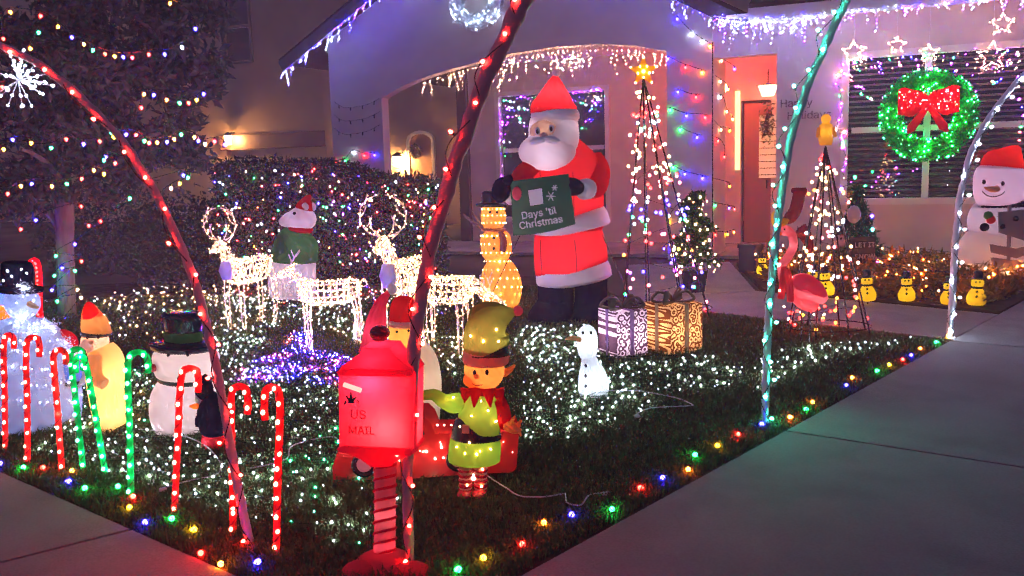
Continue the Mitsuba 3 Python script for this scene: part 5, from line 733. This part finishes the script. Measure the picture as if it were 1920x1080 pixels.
for x in (1500, 1516): part(k, 'leg', sweep([at(x, 572, d), at(x + 4, 610, d), at(x, 650, d) * [1, 1, 0]], .007, 8), mat('leg_black', (.05, .02, .02)))
glow(k, at(1507, 544, d), (.085, .05, .05)); glow(k, at(1530, 560, d), (.03, .02, .02)); glow(k, at(1486, 460, d), (.008, .005, .005)); glow(k, at(1466, 505, d), (.008, .005, .005)); glow(k, at(1473, 432, d), (.010, .007, .007)); glow(k, at(1456, 412, d - .02), (.004, .003, .001))
minis(k, [at(x, y, d - .1) for x, y in ((1464, 470), (1490, 490), (1484, 520), (1462, 545), (1470, 575), (1500, 585), (1526, 590), (1545, 590), (1478, 598), (1468, 460))], 's', .009, .7)
# rustic signs, stocking, fir, planter
d = 10.2; k = thing('stacked_arrow_sign', 'post of grey wooden arrow boards before the big snowman', 'sign'); part(k, 'post', sweep([at(1890, 570, d) * [1, 1, 0], at(1891, 480, d), at(1893, 385, d)], .022, 8), mat('old_wood', (.24, .23, .22), rough=.8))
for pts, yw in (([(1870, 398), (1925, 392), (1938, 415), (1924, 452), (1872, 436)], 4), ([(1858, 458), (1905, 466), (1930, 460), (1936, 474), (1905, 484), (1860, 474)], -6), ([(1856, 482), (1908, 488), (1926, 496), (1906, 506), (1862, 502)], 5), ([(1852, 512), (1900, 508), (1918, 518), (1900, 530), (1856, 526)], -3)): part(k, 'board', plate(d - .05, pts, .02, yw), 'old_wood', False)
for x, y in ((1880, 425), (1905, 410)): part(k, 'knob', ell(d - .075, x, y, 5, 5, 3, lv=2), 'black')
d = 11.4; k = thing('snowman_welcome_sign', 'dark board sign with two pale snowman heads beside the front window', 'sign'); part(k, 'board', plate(d, [(1594, 444), (1640, 444), (1640, 506), (1598, 510)], .03), mat('slate', (.035, .035, .045), rough=.7)); part(k, 'stake', sweep([at(1618, 500, d), at(1618, 540, d) * [1, 1, 0]], .02, 6), 'old_wood')
part(k, 'snowman_head', ell(d - .06, 1576, 449, 16, 14, 6, lv=2), mat('grey_felt', (.42, .38, .42))); part(k, 'snowman_head', ell(d - .02, 1601, 402, 13, 17, 8, lv=2), 'grey_felt'); part(k, 'hat', cat([bod(d - .06, [(1576, 438, 12), (1576, 428, 10), (1576, 424, 6)], 12, 3), bod(d - .06, [(1576, 440, 17), (1576, 437, 17)], 12, 2)]), 'black')
for x in (1570, 1577, 1584): part(k, 'eye', ell(d - .1, x, 447, 1.8, 2.4, 2, lv=1), 'black')
part(k, 'lettering', cat([text(w_, .06, at(1602, y, d - .03), [1, 0, 0], [0, 0, 1], .004) for w_, y in (('LET IT', 464), ('SNOW', 486))]), mat('chalk', (.35, .35, .36)))
k = thing('small_fir', 'small dark fir behind the snowman sign', 'fir tree'); C = at(1605, 520, 11.9); C[2] = 0; hh = at(1600, 352, 11.9)[2]; q = rng.random(3600) ** 1.2; a = rng.uniform(0, 6.28, 3600); rr = .34 * (1 - q) * rng.random(3600) ** .4; part(k, 'needles', leaves(C + np.stack([rr * np.cos(a), rr * np.sin(a), .25 + (hh - .25) * q], 1), .075, 7, -.3, 4), 'fir_leaf', False, True); part(k, 'trunk', sweep([C, C + [0, 0, hh * .95]], [.04, .008], 7), 'bark'); so = []
for x, y, c in ((1635, 402, 'b'), (1636, 427, 'c'), (1644, 490, 'p'), (1603, 329, 'g')): big(k, at(x, y, 11.5), c, .02, [0, 0, -1], .8, so)
d = 11.8; k = thing('red_stocking', 'red stocking with white cuff hanging left of the second cone tree', 'stocking'); part(k, 'leg', bod(d, [(1499, 356, 11), (1496, 376, 12), (1491, 394, 12), (1483, 406, 12), (1474, 412, 9), (1468, 413, 4)], 16, 4, .6), mat('felt_red', (.20, .012, .02), rough=.9)); part(k, 'cuff', bod(d, [(1498, 352, 13), (1498, 358, 15), (1497, 364, 13)], 16, 3, .7), 'felt_red')
k = thing('red_tassel_hat', 'red drooping hat with pale pompom by the house wall', 'hat'); part(k, 'hat', bod(11.9, [(1500, 430, 14), (1512, 446, 11), (1518, 466, 7), (1516, 482, 4)], 16, 5), 'felt_red'); part(k, 'pompom', ell(11.9, 1515, 489, 9, 8, lv=2), mat('grey_pom', (.5, .45, .5))); part(k, 'hook', sweep([at(1496, 425, 11.9), at(1496, 560, 11.9) * [1, 1, 0]], .008, 6), 'black_metal')
k = thing('planter', 'dark square planter standing by the entry path', 'planter'); C = at(1408, 520, 12.4); C[2] = 0; part(k, 'pot', trimesh.creation.cylinder(.17, .34, sections=4).apply_translation(C + [0, 0, .17]), mat('planter_blue', (.03, .03, .06)), False); part(k, 'rim', trimesh.creation.cylinder(.19, .05, sections=4).apply_translation(C + [0, 0, .36]), 'planter_blue', False)
# strings of big bulbs draped in the tree
TS = [('uppermost swag of coloured bulbs in the dark tree', [(5, 70, 'r'), (18, 20, 'o'), (77, 27, 'r'), (110, 47, 'y'), (134, 67, 'b'), (157, 80, 'o'), (176, 91, 'g'), (196, 98, 'r'), (214, 103, 'o'), (230, 104, 'b'), (248, 105, 'r'), (279, 99, 'r'), (308, 99, 'b'), (340, 86, 'w'), (366, 51, 'b'), (320, 3, 'o')]),
      ('short swag of coloured bulbs at the right of the tree crown', [(264, 199, 'r'), (270, 173, 'o'), (289, 175, 'b'), (313, 184, 'o'), (336, 190, 'g'), (353, 190, 'r'), (369, 184, 'y'), (382, 173, 'b')]),
      ('middle swag of coloured bulbs across the tree crown', [(209, 245, 'g'), (212, 254, 'y'), (238, 249, 'b'), (257, 250, 'r'), (271, 261, 'g'), (281, 265, 'r'), (295, 264, 'o'), (314, 263, 'b'), (326, 258, 'o'), (340, 249, 'g'), (365, 254, 'o'), (373, 261, 'b'), (385, 267, 'm'), (402, 262, 'r'), (421, 268, 'b')]),
      ('loose bulbs on the left side of the tree crown', [(73, 58, 'g'), (58, 88, 'o'), (3, 160, 'r'), (38, 142, 'w'), (23, 259, 'b'), (59, 265, 'o'), (6, 277, 'o'), (97, 274, 'g'), (124, 258, 'r'), (157, 267, 'b'), (186, 262, 'r')]),
      ('lower swag of coloured bulbs under the tree crown', [(15, 360, 'r'), (38, 346, 'o'), (62, 342, 'b'), (97, 346, 'o'), (124, 342, 'g'), (154, 332, 'r'), (176, 316, 'o'), (195, 323, 'y'), (217, 303, 'r'), (195, 297, 'g'), (199, 291, 'b'), (254, 308, 'r'), (277, 342, 'r'), (343, 326, 'b'), (354, 330, 'g'), (338, 341, 'y'), (321, 350, 's'), (300, 368, 'g')]),
      ('coloured bulbs wound down the trunk of the tree', [(40, 427, 'r'), (68, 410, 'b'), (152, 384, 'r'), (166, 420, 'r'), (188, 412, 'r'), (245, 369, 'g'), (141, 455, 'b'), (105, 477, 'g'), (153, 487, 'r'), (117, 500, 'b'), (103, 514, 'g'), (140, 505, 'g'), (98, 541, 'b'), (146, 540, 'm'), (107, 562, 'g'), (152, 555, 'm'), (124, 595, 'b')])]
g = np.random.default_rng(21)
for lab, px in TS:
    k = thing('tree_string_lights', lab, 'string lights', 'strings of bulbs in the big tree'); so, C_ = [], []
    for x, y, c in px: P = at(x, y, (8.9 if y < 372 else 10.02) + g.normal() * .05); big(k, P, c, .0165, [g.normal() * .3, -.3, -1], .85, so); C_.append(P + [0, 0, .03])
    part(k, 'cable', sweep(curve(np.array(C_), .06), .0035, 4), 'cable_green'); part(k, 'socket', cat(so), 'cable_green', False, True)

# ================================================================ AIR: thin night haze round everything
scene['haze_air'] = {'type': 'homogeneous', 'albedo': rgb((.95, .95, .95)), 'sigma_t': rgb((.0095, .0095, .0095))}
scene['haze'] = {'type': 'cube', 'to_world': T().translate([0, 60, 4.1]).scale([204, 204, 5.25]), 'bsdf': {'type': 'null'}, 'interior': {'type': 'ref', 'id': 'haze_air'}}
labels['haze'] = {'label': 'thin glowing night haze', 'category': 'haze', 'kind': 'stuff'}
scene['camera']['medium'] = {'type': 'ref', 'id': 'haze_air'}
